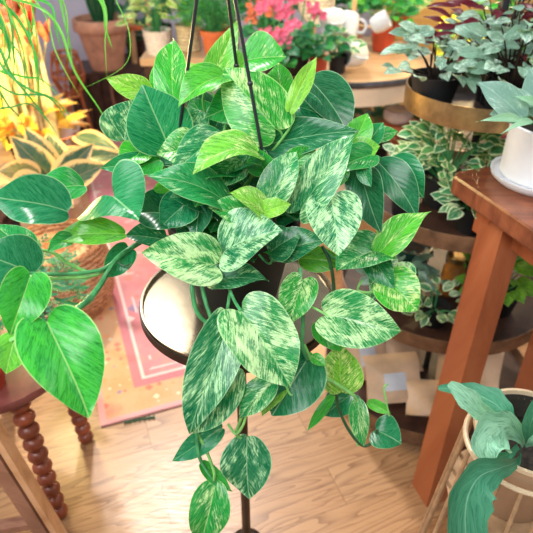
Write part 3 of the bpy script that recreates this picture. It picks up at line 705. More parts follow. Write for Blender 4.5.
cp = V((EX-.185, EY-.085, zm))
t = thing('grafted_cactus', 'round mint cactus ball in small black pot on second tray', 'potted plant', cp)
pot_mesh(cp, .026, .033, .05).build('pot', M['black_plastic'], t)
mb = MB(); mb.lathe(cp+V((0, 0, .045)), [(.009, -.012), (.009, .02)], 10); mb.build('stem', M['stem'], t)
mb = MB()
pr = []
for k in range(36): pass
nn_, mm_ = 40, 12; vs = []; fs = []
for i in range(mm_+1):
    for k in range(nn_):
        r = .022*max(math.sin(PI*i/mm_), .01)*(1+.07*math.cos(k*2*PI/nn_*13)); vs.append(cp+V((r*math.cos(2*PI*k/nn_), r*math.sin(2*PI*k/nn_), .078-.02*math.cos(PI*i/mm_))))
for i in range(mm_):
    for k in range(nn_): fs.append((i*nn_+k, i*nn_+(k+1) % nn_, (i+1)*nn_+(k+1) % nn_, (i+1)*nn_+k))
mb.add(vs, fs); mb.build('cactus_ball', M['cactus'], t)
# lower tier
zl = tierz(2)
plant('striped_spreading_plant', 'mint striped trailing plant in black pot at left of third tray', (EX-.15, EY-.06, zl), .04, .05, .07, M['black_plastic'], 40, .1, .09, .045, .026, M['tradescantia'], rv(.3, .7, .6, 1), 'oval', seed=21, droop=.6)
plant('white_edged_plant', 'white edged leafy plant in black pot at front of third tray', (EX-.07, EY-.18, zl), .035, .045, .06, M['black_plastic'], 34, .09, .08, .042, .026, M['varieg'], rv(.5, .9, .1, .5), 'oval', seed=22)
mb = pot_mesh(V((EX-.09, EY+.06, zl)), .045, .06, .12, 32, .02, .003); M['dark_green'] = plain('dark_green_plastic', (.01, .05, .035), .35, var=.1)
t = thing('green_nursery_pot', 'dark green plastic pot of soil on third tray, behind the trailing plants', 'pot', (EX-.09, EY+.06, zl)); mb.build('pot', M['dark_green'], t)
mb = MB(); mb.lathe((EX-.09, EY+.06, zl+.103), [(.05, 0), (.0001, .004)], 20); mb.build('soil', M['soil'], t)
t = thing('amber_jar', 'amber glass jar on third tray beside the dark green pot', 'jar', (EX+.02, EY-.03, zl))
M['amber'] = plain('amber_glass', (.45, .17, .03), .12, var=.2)
mb = MB(); mb.lathe((EX+.02, EY-.03, zl), [(.0001, 0), (.032, 0), (.034, .01), (.034, .09), (.024, .105), (.024, .115), (.0001, .115)], 24); mb.build('jar_body', M['amber'], t)
mb = MB(); mb.lathe((EX+.02, EY-.03, zl+.1155), [(.0001, 0), (.027, 0), (.027, .018), (.0001, .018)], 24); mb.build('lid', M['brass'], t)
plant('lime_plant', 'yellow green broad leaved plant on third tray, right of the table leg', (EX+.135, EY-.12, zl), .045, .06, .08, M['black_plastic'], 34, .12, .12, .07, .045, M['green'], rv(.1, .4, .9, 1), 'egg', seed=23)
plant('spotted_plant', 'pale leafed plant on third tray behind the table leg', (EX+.11, EY+.10, zl), .04, .05, .07, M['black_plastic'], 40, .1, .12, .05, .03, M['varieg'], vg, 'egg', seed=24)
# base tier: kraft pouches
def pouch(name, label, c, w_, h_, th, rotz, lean, lab=False, group='kraft paper pouches on the bottom tray'):
    c = V(c); R = Matrix.Rotation(rotz, 3, 'Z') @ Matrix.Rotation(lean, 3, 'X')
    t = thing(name, label, 'pouch', c, group)
    nx, nz = 10, 12; vs = []; fs = []
    def P(u, v, s):
        x = (u-.5)*w_*(1-.06*math.sin(v*PI)); z = v*h_
        prof = (1-v**1.6)*(.9+.1*math.cos((u-.5)*PI)) if v < .85 else .06*(1-v)/.15+.02
        prof = min(prof, 1)*(math.sin(PI*min(max(u, .02), .98))**.35) if v > .03 else prof*.9
        y = s*th/2*prof + .006*math.sin(u*7+v*5)
        if v > .85: y += (v-.85)*h_*.9
        return c+R @ V((x, y, z))
    for s in (-1, 1):
        for j in range(nz+1):
            for i in range(nx+1): vs.append(P(i/nx, j/nz, s))
    m_ = (nx+1)*(nz+1)
    for j in range(nz):
        for i in range(nx):
            a = j*(nx+1)+i; fs.append((a, a+1, a+nx+2, a+nx+1)); fs.append((m_+a, m_+a+nx+1, m_+a+nx+2, m_+a+1))
    for j in range(nz):
        a = j*(nx+1); fs.append((a, a+nx+1, m_+a+nx+1, m_+a)); a += nx; fs.append((a, m_+a, m_+a+nx+1, a+nx+1))
    for i in range(nx): fs.append((i, m_+i, m_+i+1, i+1)); a = nz*(nx+1)+i; fs.append((a, a+1, m_+a+1, m_+a))
    mb = MB(); mb.add(vs, fs); mb.build('bag', M['kraft'], t)
    if lab:
        g = MB(); vs = []
        for j in range(5):
            for i in range(5):
                u = .28+.44*i/4; v = .25+.35*j/4; p = P(u, v, -1); vs.append(p+R @ V((0, -.0015, 0)))
        g.add(vs, [(j*5+i, j*5+i+1, j*5+i+6, j*5+i+5) for j in range(4) for i in range(4)]); g.build('label_sticker', M['label'], t)
    return t
zb = tierz(3)
pouch('kraft_pouch', 'kraft paper pouch propped at far left of bottom tray, behind the marbled leaf', (EX-.20, EY-.06, zb), .15, .19, .06, .25, -.65, True)
pouch('kraft_pouch', 'upright kraft pouch in the middle of the bottom tray stack', (EX-.085, EY-.03, zb), .15, .18, .06, .1, -.7)
pouch('kraft_pouch', 'front kraft pouch with shiny face lying low on bottom tray', (EX-.13, EY-.17, zb), .19, .16, .06, .12, -.75, True)
pouch('kraft_pouch', 'kraft pouch at front edge of bottom tray nearest the table leg', (EX-.03, EY-.235, zb), .16, .13, .05, -.1, -1.05)
pouch('kraft_pouch', 'kraft pouch with white label seen right of the table leg', (EX+.09, EY-.08, zb), .13, .17, .05, -.2, -.7, True)
pouch('kraft_pouch', 'rear kraft pouch right of the table leg above the beige pot', (EX+.17, EY-.10, zb), .12, .15, .05, -.3, -.6)

# ================================================================== STAGHORN IN ROD STAND
SP = atd(531, 432, 1.0)
t = thing('rod_plant_stand', 'tan metal rod stand holding the beige staghorn pot', 'plant stand', (SP.x, SP.y, 0))
for k in range(18):
    a = 2*PI*k/18+.1
    mb = MB(); mb.tube([(SP.x+.106*math.cos(a), SP.y+.106*math.sin(a), SP.z-.035), (SP.x+.15*math.cos(a), SP.y+.15*math.sin(a), .006)], .0042, 8, 1); mb.build('rod', M['bamboo'], t)
for r, z in ((.106, SP.z-.033), (.15, .006)):
    mb = MB(); pts = [(SP.x+r*math.cos(2*PI*k/48), SP.y+r*math.sin(2*PI*k/48), z) for k in range(49)]; mb.tube(pts, .005, 8, 1); mb.build('ring', M['cream_rim'], t)
mb = MB(); mb.lathe((SP.x, SP.y, SP.z-.185), [(.0001, 0), (.115, 0), (.115, .005), (.0001, .005)], 32); mb.build('shelf', M['bamboo'], t)
z0 = V((SP.x, SP.y, SP.z-.178))
t = thing('staghorn_fern', 'staghorn fern with broad pale fronds in beige pot at lower right', 'potted plant', z0)
mb = MB(); mb.lathe(z0, [(.0001, 0), (.062, 0), (.068, .006), (.094, .165), (.098, .178), (.096, .182), (.091, .178), (.088, .17), (.084, .128), (.0001, .128)], 56); mb.build('pot', M['beige_pot'], t)
mb = MB(); mb.lathe(z0, [(.0905, .1785), (.0895, .178), (.087, .165), (.083, .131), (.082, .1295)], 48); mb.build('inner_glaze', M['dark_glaze'], t)
mb = MB(); mb.lathe(z0, [(.0945, .176), (.099, .178), (.0985, .186), (.093, .186), (.0905, .178)], 56); mb.build('rim', M['cream_rim'], t)
mb = MB(); mb.lathe(z0+V((0, 0, .1305)), [(.081, 0), (.05, .006), (.0001, .012)], 30); mb.build('soil', M['soil'], t)
# fronds
def frond(pts, widths, nvec, tint, twist=0):
    P = path(pts); mb = MB(); n = 14; k = 6
    # catmull
    Q = []; Wn = []
    m = len(P)-1
    for i in range(m):
        p0 = P[max(i-1, 0)]; p1 = P[i]; p2 = P[i+1]; p3 = P[min(i+2, m)]
        for s in range(6):
            u = s/6; Q.append(.5*((2*p1)+(p2-p0)*u+(2*p0-5*p1+4*p2-p3)*u*u+(3*p1-p0-3*p2+p3)*u**3)); Wn.append(widths[i]*(1-u)+widths[i+1]*u)
    Q.append(P[-1]); Wn.append(widths[-1])
    vs = []; uv = []; lc = []; fs = []; L = len(Q); rd = random.random()
    for i in range(L):
        tn = (Q[min(i+1, L-1)]-Q[max(i-1, 0)]).normalized(); nn = V(nvec); nn = (nn-tn*nn.dot(tn)).normalized(); l = nn.cross(tn)
        for j in range(-4, 5):
            v = j/4; ww = Wn[i]/2*(1+.07*math.sin(i*1.3+v*2))
            vs.append(Q[i]+l*(v*ww)+nn*(abs(v)**2*ww*.35)); uv.append((i/L, v*.4)); lc.append((.1, tint, rd, abs(v)*.9))
    for i in range(L-1):
        for j in range(8): fs.append((i*9+j, (i+1)*9+j, (i+1)*9+j+1, i*9+j+1))
    mb.add(vs, fs, uv, lc); mb.build('frond', M['staghorn'], t)
vw = (0, -.6, .8)
frond([(524,445,1.0),(512,428,.95),(485,415,.92),(466,398,.90),(449,383,.90)], [.012,.020,.028,.036,.010], (-.1, -.7, .7), 1.0)
frond([(516,440,.99),(508,418,.96),(492,402,.97),(468,392,.99),(438,388,1.0)], [.012,.030,.050,.032,.008], (.2, -.4, .9), .35)
frond([(522,440,.97),(508,426,.92),(492,434,.89),(487,448,.88),(492,462,.88)], [.015,.040,.075,.055,.006], (0, -.8, .6), .95)
frond([(520,450,.98),(516,462,.93),(500,468,.88),(478,478,.86),(466,505,.86),(466,545,.87)], [.014,.020,.035,.068,.072,.055], (.1, -.8, .5), .28)
frond([(528,442,.97),(532,420,.92),(548,395,.9)], [.012,.04,.03], (0, -.7, .7), .3)
frond([(518,446,.97),(508,455,.93),(498,455,.91),(495,448,.90)], [.01,.014,.014,.006], (0, -.7, .7), .4)
frond([(524,446,.97),(540,440,.92),(560,445,.90)], [.01,.02,.02], (0, -.5, .8), .9)

# ================================================================== LEFT: STOOL, RAIL
SX, SY, SZ = -.72, 1.10, .43
st = thing('bobbin_stool', 'round red-brown stool with bobbin turned legs at the left edge', 'stool', (SX, SY, 0))
mb = MB(); mb.lathe((SX, SY, SZ-.028), [(.0001, 0), (.19, 0), (.205, .006), (.208, .016), (.203, .028), (.0001, .028)], 56); mb.build('seat', M['seat'], st)
p1 = atz(61, 516, 0); p2 = atz(87, 441, 0)
def bobbin(p, q):
    p = V(p); q = V(q); d = q-p; L = d.length; Rm = d.to_track_quat('Z', 'Y').to_matrix(); n = 10; prof = []
    for i in range(n*8+1):
        u = i/(n*8); r = .010+.017*abs(math.sin(u*n*PI))**.6*(.8+.3*u); prof.append((r, u*L))
    mb = MB(); mb.lathe(p, prof, 18, M=Rm); mb.build('leg', M['bobbin'], st)
bobbin(p1, (SX+.10, SY-.13, SZ-.028)); bobbin(p2, (SX+.13, SY+.07, SZ-.028))
bobbin((SX-.2, SY-.15, 0), (SX-.13, SY-.1, SZ-.028)); bobbin((SX-.15, SY+.2, 0), (SX-.1, SY+.13, SZ-.028))
# fern in pot on the stool
fp = V((-.625, 1.20, SZ))
t = thing('needle_fern', 'small bushy dark green needle fern in terracotta pot on the bobbin stool', 'potted plant', fp)
pot_mesh(fp, .04, .052, .075, 32, .018, .004).build('pot', M['terracotta'], t)
mb = MB(); mb.lathe(fp+V((0, 0, .058)), [(.043, 0), (.0001, .005)], 20); mb.build('soil', M['soil'], t)
mb = MB(); rs = random.Random(4)
for i in range(170):
    a = rs.uniform(0, 2*PI); q = rs.random()**.5; e = fp+V((math.cos(a)*q*.13, math.sin(a)*q*.12, .09+.20*(1-q*q*.7)*rs.random()))
    d = V((math.cos(a), math.sin(a), rs.uniform(-.3, .6))).normalized()*.04
    for j in range(7):
        b_ = e+d*(j/7); s = 1 if j % 2 else -1; o = d.cross(V((0, 0, 1))).normalized()*s*.013+d*.22
        leaf(mb, b_, b_+o, .0095, V((0, -.4, 1)), (.1, .1), .02, 0, 'lance', (0, rs.uniform(.1, .45), rs.random()), 4, 1)
mb.build('foliage', M['green'], t)
mb = MB(); mb.tube([fp+V((0, 0, .06)), fp+V((.005, 0, .17))], .003, 6, 1); mb.build('stem', M['dark_brown'], t)
rp = V((-.70, .985, SZ))
t = thing('red_pot', 'empty red plastic pot at the front of the bobbin stool', 'pot', rp); pot_mesh(rp, .05, .062, .07, 32, .015, .003).build('pot_body', M['red_pot'], t)
# slanted wooden frame
a0 = atd(-22, 418, 1.16); a1 = atz(62, 552, 0)
fr = thing('wooden_trestle', 'slanted oak and brown wooden trestle at the lower left corner', 'trestle', (a1.x, a1.y, 0))
def bar(p, q, w_, th, side, m, name, par):
    p = V(p); q = V(q); d = (q-p).normalized(); s = V(side); s = (s-d*s.dot(d)).normalized(); n = d.cross(s); mb = MB()
    sq = lambda c: [c, c+s*w_, c+s*w_+n*th, c+n*th]
    mb.prism(sq(p), sq(q)); mb.build(name, m, par, smooth=False)
bar(a1, a0, .018, .03, (1, -.1, .2), M['oak_rail'], 'rail', fr)
bar(a1+V((-.045, -.0, 0)), a0+V((-.045, -.0, -.0)), .040, .028, (1, -.1, .2), M['walnut_rail'], 'rail', fr)
bar(atz(-60, 545, .10), atz(40, 528, .10), .03, .02, (0, 1, 0), M['walnut_rail'], 'crossbar', fr)
# wicker basket on floor
wb = V((-.82, 1.86, 0))
t = thing('wicker_basket', 'tan woven wicker basket on the floor beyond the bobbin stool', 'basket', wb)
mb = MB(); mb.lathe(wb, [(.0001, 0), (.15, 0), (.19, .08), (.20, .2), (.175, .30), (.18, .315), (.165, .315), (.16, .29), (.16, .27), (.0001, .27)], 48); mb.build('basket_body', M['wicker'], t)
mb = MB(); mb.lathe(wb+V((0, 0, .2705)), [(.155, 0), (.1, .02), (.0001, .03)], 30); mb.build('moss', M['wicker'], t)

# rubber plant (cream edged)
rb = V((-1.05, 2.22, 0)); 
t = thing('variegated_rubber_plant', 'rubber plant with cream edged grey-green leaves on the left', 'potted plant', rb)
pot_mesh(rb, .10, .13, .22, 40, .03, .006).build('pot', M['dark_brown'], t)
mb = MB(); mb.lathe(rb+V((0, 0, .203)), [(.12, 0), (.0001, .01)], 24); mb.build('soil', M['soil'], t)
mb = MB(); mb.tube([rb+V((0, 0, .2)), rb+V((.01, -.02, .4)), rb+V((0, -.05, .62))], [.01, .008, .005], 8, 4); mb.build('stem', M['bronze'], t)
for (bx, by, tx, ty, db, dt, Wp, cr, ti) in [(52,178,17,143,2.05,1.98,22,.3,.1),(44,182,12,196,2.0,1.9,26,.3,.3),(50,182,20,160,2.1,2.05,12,.0,1),(55,180,30,136,2.15,2.1,22,.45,.2),
      (62,178,50,140,2.2,2.2,24,.4,.3),(58,184,88,150,2.0,1.95,22,.35,.1),(60,186,98,168,1.95,1.9,24,.4,.3),(70,160,118,156,2.2,2.15,16,.3,.4),(76,136,114,150,2.4,2.3,14,.25,.5),(48,186,30,205,1.95,1.9,24,.3,.2),(56,172,75,150,2.3,2.3,20,.45,.3),(40,175,4,172,2.0,1.95,20,.2,.9),(52,190,70,205,1.9,1.85,20,.3,.2)]:
    db -= .1; dt -= .1
    b_ = atd(bx, by, db); t_ = atd(tx, ty, dt); mb = MB()
    leaf(mb, b_, t_+(t_-b_)*.2, Wp*1.4*db/FPX, (CAMP-b_).normalized()+V((random.uniform(-.3, .3), 0, .3)), (.3, .3), .06, .02, 'egg', (cr, ti, random.random()), 14, 5); lo = mb.build('leaf', M['rubber'], t)
    mb = MB(); mb.tube([b_, (b_+rb+V((0, -.02, .45)))/2+V((0, 0, .03)), rb+V((0, -.03, .42))], .004, 6, 4); mb.build('petiole', M['rust'], lo)

# spider plant hanging at top left
hp = atd(-45, -40, 1.25)
t = thing('hanging_spider_plant', 'grassy plant with long arching green blades hanging into the top left corner', 'hanging plant', hp-V((0, 0, .1)))
hb = hp-V((0, 0, .1))
pot_mesh(hb, .07, .095, .12, 32, .02, .004).build('pot', M['white_ceramic'], t)
for k in range(3):
    a = k*2*PI/3; mb = MB(); mb.tube([hb+V((.095*math.cos(a), .095*math.sin(a), .11)), V((hb.x, hb.y, 2.4))], .0016, 6, 1); mb.build('hanger_wire', M['wire'], t)
mb = MB(); mb.tube([V((hb.x, hb.y, 2.39)), V((hb.x, hb.y, 2.44))], .004, 6, 1); mb.build('hook', M['wire'], t)
def blade(pts, w_, ti):
    P = path(pts); m = len(P)-1; Q = []
    for i in range(m):
        p0 = P[max(i-1, 0)]; p1_ = P[i]; p2_ = P[i+1]; p3 = P[min(i+2, m)]
        for s in range(6):
            u = s/6; Q.append(.5*((2*p1_)+(p2_-p0)*u+(2*p0-5*p1_+4*p2_-p3)*u*u+(3*p1_-p0-3*p2_+p3)*u**3))
    Q.append(P[-1]); L = len(Q); vs = []; fs = []; lc = []; uv = []; rd = random.random()
    for i in range(L):
        tn = (Q[min(i+1, L-1)]-Q[max(i-1, 0)]).normalized(); vw_ = (CAMP-Q[i]).normalized()+V((0, 0, .4)); l = vw_.cross(tn).normalized()
        nn = tn.cross(l); u = i/(L-1); ww = w_*.8*(1-u**3)*min(1, .5+u*2)
        for j, (s, z) in enumerate(((-1, .25), (0, 0), (1, .25))):
            vs.append(Q[i]+l*s*ww/2+nn*z*ww); lc.append((.1, ti, rd, 0)); uv.append((u, s*.3))
    for i in range(L-1):
        for j in range(2): fs.append((i*3+j, (i+1)*3+j, (i+1)*3+j+1, i*3+j+1))
    mb = MB(); mb.add(vs, fs, uv, lc); mb.build('leaf_blade', M['green'], t)
S0 = (-45, -30, 1.22)
BL = [([S0,(5,5,1.2),(30,40,1.2),(38,75,1.22),(38,112,1.25)],.010,.62), ([S0,(-5,-15,1.2),(10,20,1.18),(14,60,1.2),(12,98,1.22)],.007,.5),
 ([S0,(0,-5,1.2),(40,8,1.15),(60,30,1.15),(75,72,1.16),(100,110,1.2),(108,128,1.22)],.008,.85), ([S0,(30,-30,1.2),(62,0,1.2),(68,40,1.2),(66,62,1.22)],.006,.9),
 ([S0,(60,-40,1.15),(100,0,1.1),(106,30,1.1),(113,50,1.12)],.010,.85), ([S0,(60,-45,1.15),(103,0,1.1),(105,45,1.1),(107,80,1.12)],.004,.9),
 ([S0,(80,-50,1.15),(118,5,1.1),(130,40,1.1),(122,68,1.12),(75,92,1.15)],.003,.9), ([S0,(-20,20,1.2),(0,50,1.2),(12,75,1.2),(40,110,1.22),(60,138,1.24)],.009,.55),
 ([S0,(-20,30,1.2),(5,70,1.18),(30,90,1.18),(55,100,1.2),(80,128,1.22)],.008,.6), ([S0,(-25,30,1.2),(-5,80,1.2),(8,105,1.2),(20,118,1.22),(30,142,1.25)],.006,.4),
 ([S0,(-20,60,1.2),(10,92,1.18),(45,96,1.18),(62,112,1.2),(70,130,1.2)],.006,.45), ([S0,(-20,0,1.2),(5,35,1.2),(22,60,1.2),(26,100,1.22),(28,122,1.22)],.005,.5),
 ([S0,(-30,20,1.2),(-8,60,1.2),(0,90,1.2),(6,128,1.22)],.007,.35), ([S0,(20,-10,1.2),(45,15,1.18),(55,50,1.18),(70,80,1.18),(80,96,1.2)],.004,.9),
 ([S0,(-10,60,1.2),(20,76,1.2),(42,80,1.2),(60,98,1.2)],.007,.7), ([S0,(-10,-20,1.2),(20,-5,1.2),(50,5,1.2),(56,30,1.2),(62,50,1.22)],.009,.7),
 ([S0,(-15,-5,1.2),(0,20,1.2),(10,50,1.2),(0,75,1.2)],.012,.55), ([S0,(-25,100,1.2),(5,108,1.2),(30,104,1.2),(48,122,1.22)],.006,.4)]
rs = random.Random(12)
for k in range(16):
    x0 = rs.uniform(-25, 45); x1 = x0+rs.uniform(0, 45); y1 = rs.uniform(40, 130)
    BL.append(([S0, (x0, rs.uniform(-35, 0), 1.2), ((x0+x1)/2+8, y1*.4, 1.18), (x1, y1, rs.uniform(1.2, 1.26))], .006, rs.uniform(.55, .95)))
for p, w_, ti in BL: blade(p, w_, ti)

# ================================================================== BACKGROUND LEFT
# side bench carrying the flower bundle etc.
bt = thing('low_wooden_bench', 'low pale wooden bench along the left carrying the yellow wrapped flowers', 'bench', (-1.45, 2.55, 0))
mb = MB(); mb.box((-1.45, 2.55, .42), (.9, .9, .04)); mb.build('bench_top', M['table_wood'], bt)
for sx in (-1, 1):
    for sy in (-1, 1):
        mb = MB(); mb.box((-1.45+sx*.4, 2.55+sy*.4, .2), (.05, .05, .398)); mb.build('leg', M['table_wood'], bt)
fb = V((-1.03, 2.42, .441))
t = thing('dried_flower_bouquet', 'straw stemmed dried bouquet with orange and red heads', 'flowers', fb)
mb = MB(); rs = random.Random(5); hd = MB(); hr = MB()
for i in range(95):
    a = rs.uniform(0, 2*PI); r0 = rs.uniform(0, .10); r1 = .17*rs.random()**.5; h = rs.uniform(.45, .85)
    e = fb+V((math.cos(a)*r1-.03, math.sin(a)*r1*.6, h)); mb.tube([fb+V((math.cos(a)*r0, math.sin(a)*r0*.6, .0)), fb+V((math.cos(a)*r0*1.1, math.sin(a)*r0*.7, h*.5)), e], [.008, .007, .005], 6, 4)
    g = MB()
    for k in range(3):
        a2 = rs.uniform(0, 2*PI); leaf(g, e, e+V((math.cos(a2)*.03, math.sin(a2)*.03, .07)), .035, V((0, -1, .3)), (.5, .5), .15, .03, 'egg', (.0, .5, rs.random()), 6, 3)
    g.ball(e, .014, 8, 5, 1.4); g.build('flower_head', M['coral'] if i % 3 else M['red_petal'], t)
mb.build('stems', M['straw'], t)
def sheet(name, label, c, r, h, mat, par=None, seed=1, cat='wrapping paper'):
    rs = random.Random(seed); c = V(c); n = 40; k = 8; vs = []; fs = []
    for j in range(k+1):
        v = j/k
        for i in range(n):
            a = 2*PI*i/n; rr = r*(.35+.65*v**1.3)*(1+.12*math.sin(a*5+seed)*v+.08*math.sin(a*11)*v); vs.append(c+V((rr*math.cos(a), rr*math.sin(a), h*v*(1+.12*math.sin(a*4+seed)*v))))
    for j in range(k):
        for i in range(n): fs.append((j*n+i, j*n+(i+1) % n, (j+1)*n+(i+1) % n, (j+1)*n+i))
    fs.append(tuple(range(n))[::-1])
    mb = MB(); mb.add(vs, fs); o = mb.build(name, mat); so_ = o.modifiers.new('s', 'SOLIDIFY'); so_.thickness = .004; tag(o, label, cat); return o
for i, (px, py, z, r, h, lab) in enumerate([(14,140,.45,.15,.30,'bright yellow crumpled paper wrap at the left edge below the straw stems'), (52,140,.45,.09,.18,'yellow-orange paper wrap beside the white mug'), (2,100,.45,.15,.62,'tall paper wrap at left edge behind grass blades, its yellow standing for warm glow')]):
    p = atz(px, py, z+.02); sheet('paper_wrap', lab, (p.x, p.y, .442), r, h, M['yellow_glow_paper'], seed=i+1)
# orange lily-like leaves in the yellow zone
p = atz(38, 150, .46)
t = plant('croton', 'croton with yellow and orange leaves below the straw bouquet', (p.x-.02, p.y-.02, .442), .05, .07, .09, M['orange_pot'], 64, .17, .20, .13, .045, leafmat('orange_leaf', [(0, (.75, .25, .03)), (.5, (.85, .45, .05)), (1, (.95, .75, .08))], ((.95, .8, .3), (.95, .85, .3))), rv(.1, .5, 0, 1), 'lance', seed=31)
# white cup
p = atz(62, 126, .5)
t = thing('white_mug', 'white mug standing on the low bench by the yellow paper', 'mug', (p.x, p.y, .442))
mb = MB(); mb.lathe((p.x, p.y, .442), [(.0001, 0), (.034, 0), (.045, .02), (.047, .10), (.044, .10), (.041, .02), (.0001, .012)], 32); mb.build('cup', M['white_ceramic'], t)
mb = MB(); mb.tube([(p.x+.045, p.y, .52), (p.x+.075, p.y, .515), (p.x+.075, p.y, .48), (p.x+.045, p.y, .47)], .005, 8, 5); mb.build('handle', M['white_ceramic'], t)
# rust lattice stand
q0 = aty(72, 95, 3.4); q1 = aty(71, 53, 3.4)
t = thing('cane_plant_stand', 'rust coloured bent cane plant stand with lattice basket', 'plant stand', (q0.x, 3.4, 0))
cx_ = q0.x; zlo, zhi = q0.z-.0, q1.z
mb = MB()
for k in range(10):
    a = 2*PI*k/10
    for s in (1, -1):
        mb.tube([(cx_+.055*math.cos(a), 3.4+.055*math.sin(a), zlo), (cx_+.095*math.cos(a+s*.5), 3.4+.095*math.sin(a+s*.5), (zlo+zhi)/2), (cx_+.07*math.cos(a+s*1.0), 3.4+.07*math.sin(a+s*1.0), zhi)], .0055, 6, 4)
mb.build('lattice', M['rust'], t)
for r, z in ((.055, zlo), (.095, (zlo+zhi)/2), (.07, zhi)):
    mb = MB(); mb.tube([(cx_+r*math.cos(2*PI*k/24), 3.4+r*math.sin(2*PI*k/24), z) for k in range(25)], .008, 6, 1); mb.build('ring', M['rust'], t)
for k in range(3):
    a = 2*PI*k/3+.4; mb = MB(); mb.tube([(cx_+.05*math.cos(a), 3.4+.05*math.sin(a), zlo), (cx_+0.10*math.cos(a), 3.4+0.10*math.sin(a), .0)], .011, 8, 1); mb.build('leg', M['rust'], t)
# dark carved chest with big terracotta pot
bp = aty(108, 68, 4.0); 
t = thing('dark_chest', 'dark brown wooden chest under the big terracotta pot', 'chest', (bp.x, 4.0, 0))
hz = bp.z
mb = MB(); mb.box((bp.x, 4.05, hz/2), (.50, .36, hz-.002)); mb.build('chest_body', M['dark_brown'], t)
for k in range(6):
    mb = MB(); mb.tube([(bp.x-.22+k*.088, 3.85, .02), (bp.x-.20+k*.084, 3.845, hz*.35), (bp.x-.22+k*.088, 3.85, hz*.7), (bp.x-.20+k*.084, 3.855, hz-.02)], .012, 6, 5); mb.build('slat', M['walnut_rail'] if k > 2 else M['dark_brown'], t)
c = V((bp.x, 4.0, hz))
t = thing('snake_plant', 'snake plant in a large terracotta pot on the dark chest', 'potted plant', c)
mb = MB(); mb.lathe(c, [(a_*1.36, b_*1.36) for a_, b_ in [(.0001, 0), (.078, 0), (.082, .01), (.118, .185), (.132, .185), (.136, .19), (.136, .235), (.132, .24), (.12, .24), (.115, .21), (.0001, .21)]], 48); mb.build('pot', M['terracotta'], t)
mb = MB(); mb.lathe(c+V((0, 0, .2865)), [(.154, 0), (.0001, .01)], 24); mb.build('soil', M['soil'], t)
rs = random.Random(6)
for i in range(9):
    a = rs.uniform(0, 2*PI); b_ = c+V((.06*math.cos(a), .06*math.sin(a), .286)); e = b_+V((.05*math.cos(a), .05*math.sin(a), rs.uniform(.3, .55)))
    mb = MB(); leaf(mb, b_, e, .085, V((rs.uniform(-.5, .5), -1, 0)), (.3, .3), .03, .01, 'strap', (.25, .05, rs.random()), 12, 3); mb.build('leaf', M['green'], t)
# chair / easel behind
for (x0, lab) in ((128, 'light wooden folding ladder behind the terracotta pot'),):
    q = aty(132, 100, 4.1); t = thing('wooden_ladder', lab, 'ladder', (q.x, 4.1, 0))
    for (u0, u1) in ((135, 128), (153, 146)):
        k0 = aty(u0, 95, 4.1); k1 = aty(u1, 0, 4.1); bar((k0.x, 4.1, 0), (k1.x-.02, 4.2, 1.6), .035, .03, (1, 0, 0), M['oak_rail'], 'rail', t)
    for z in (.35, .65, .95, 1.25):
        k0 = aty(137, 95, 4.1); mb = MB(); mb.box((k0.x+.03, 4.1+z*.09, z), (.13, .06, .025)); mb.build('step', M['orange_pot'], t)
# eucalyptus-ish plant
c = aty(136, 60, 4.3)
t = thing('plant_pedestal', 'dark brown pedestal behind the ladder holding a round leaf plant', 'pedestal', (c.x, 4.36, 0)); pz = c.z+.02
mb = MB(); mb.lathe((c.x, 4.36, 0), [(.0001, 0), (.12, 0), (.12, .03), (.05, .06), (.05, pz-.05), (.12, pz-.03), (.12, pz-.001), (.0001, pz-.001)], 28); mb.build('column', M['dark_brown'], t)
plant('round_leaf_plant', 'blue-green round leaf plant behind the terracotta pot', (c.x, 4.36, pz), .06, .08, .12, M['dark_brown'], 70, .2, .35, .075, .075, M['green'], rv(0, .1, .15, .3), 'egg', seed=41, drop=.1)

# ---- long table at the back
LT = thing('long_back_table', 'long wooden shelf table behind the pothos crowded with plants', 'table', (-.41, 3.22, 0))
mb = MB(); mb.box((-.41, 3.22, .70), (.50, .42, .04)); mb.build('tabletop', M['table_wood'], LT)
for sx in (-1, 1):
    for sy in (-1, 1):
        mb = MB(); mb.box((-.41+sx*.21, 3.22+sy*.17, .34), (.05, .05, .678)); mb.build('leg', M['dark_brown'], LT)
zt = .7215
def onz(px, py, z): return atz(px, py, z)
p = onz(160, 62, zt)
plant('yellow_variegated_plant', 'yellow and green leafed plant in a pale speckled pot, left of the tan pot', (-.575, 3.12, zt), .06, .075, .12, M['speckle_white'], 90, .15, .27, .07, .03, M['varieg'], rv(.3, .8, .9, 1), 'oval', seed=42)
plant('dark_strap_plant', 'dark green drooping strap leafed plant left of the yellow leaved plant', (-.59, 3.35, zt), .05, .06, .1, M['black_plastic'], 14, .1, .30, .20, .06, M['green'], rv(0, 0, .02, .1), 'lance', seed=43, droop=.8)
plant('lime_bush', 'lime green bush in a tan basket pot, beside the orange pot', (-.42, 3.2, zt), .06, .07, .13, M['wicker_light'], 90, .15, .24, .06, .035, M['green'], rv(.2, .5, .8, 1), 'egg', seed=44)
plant('asparagus_fern', 'feathery asparagus fern in an orange terracotta pot', (-.27, 3.06, zt), .05, .068, .13, M['orange_pot'], 420, .15, .26, .05, .008, M['green'], rv(0, .1, .35, .7), 'lance', seed=45, rim=(.025, .004))
plant('dark_bush', 'dark green bush between the asparagus fern and the pink flowers', (.02, 3.14, .757), .06, .07, .12, M['black_plastic'], 110, .16, .34, .09, .045, M['green'], rv(0, .1, .05, .3), 'oval', seed=46)
plant('leafy_back_plant', 'mid green leafy plant at the back of the long table', (-.22, 3.34, zt), .06, .07, .12, M['terracotta'], 110, .17, .34, .08, .04, M['green'], rv(0, .3, .3, .7), 'oval', seed=47)

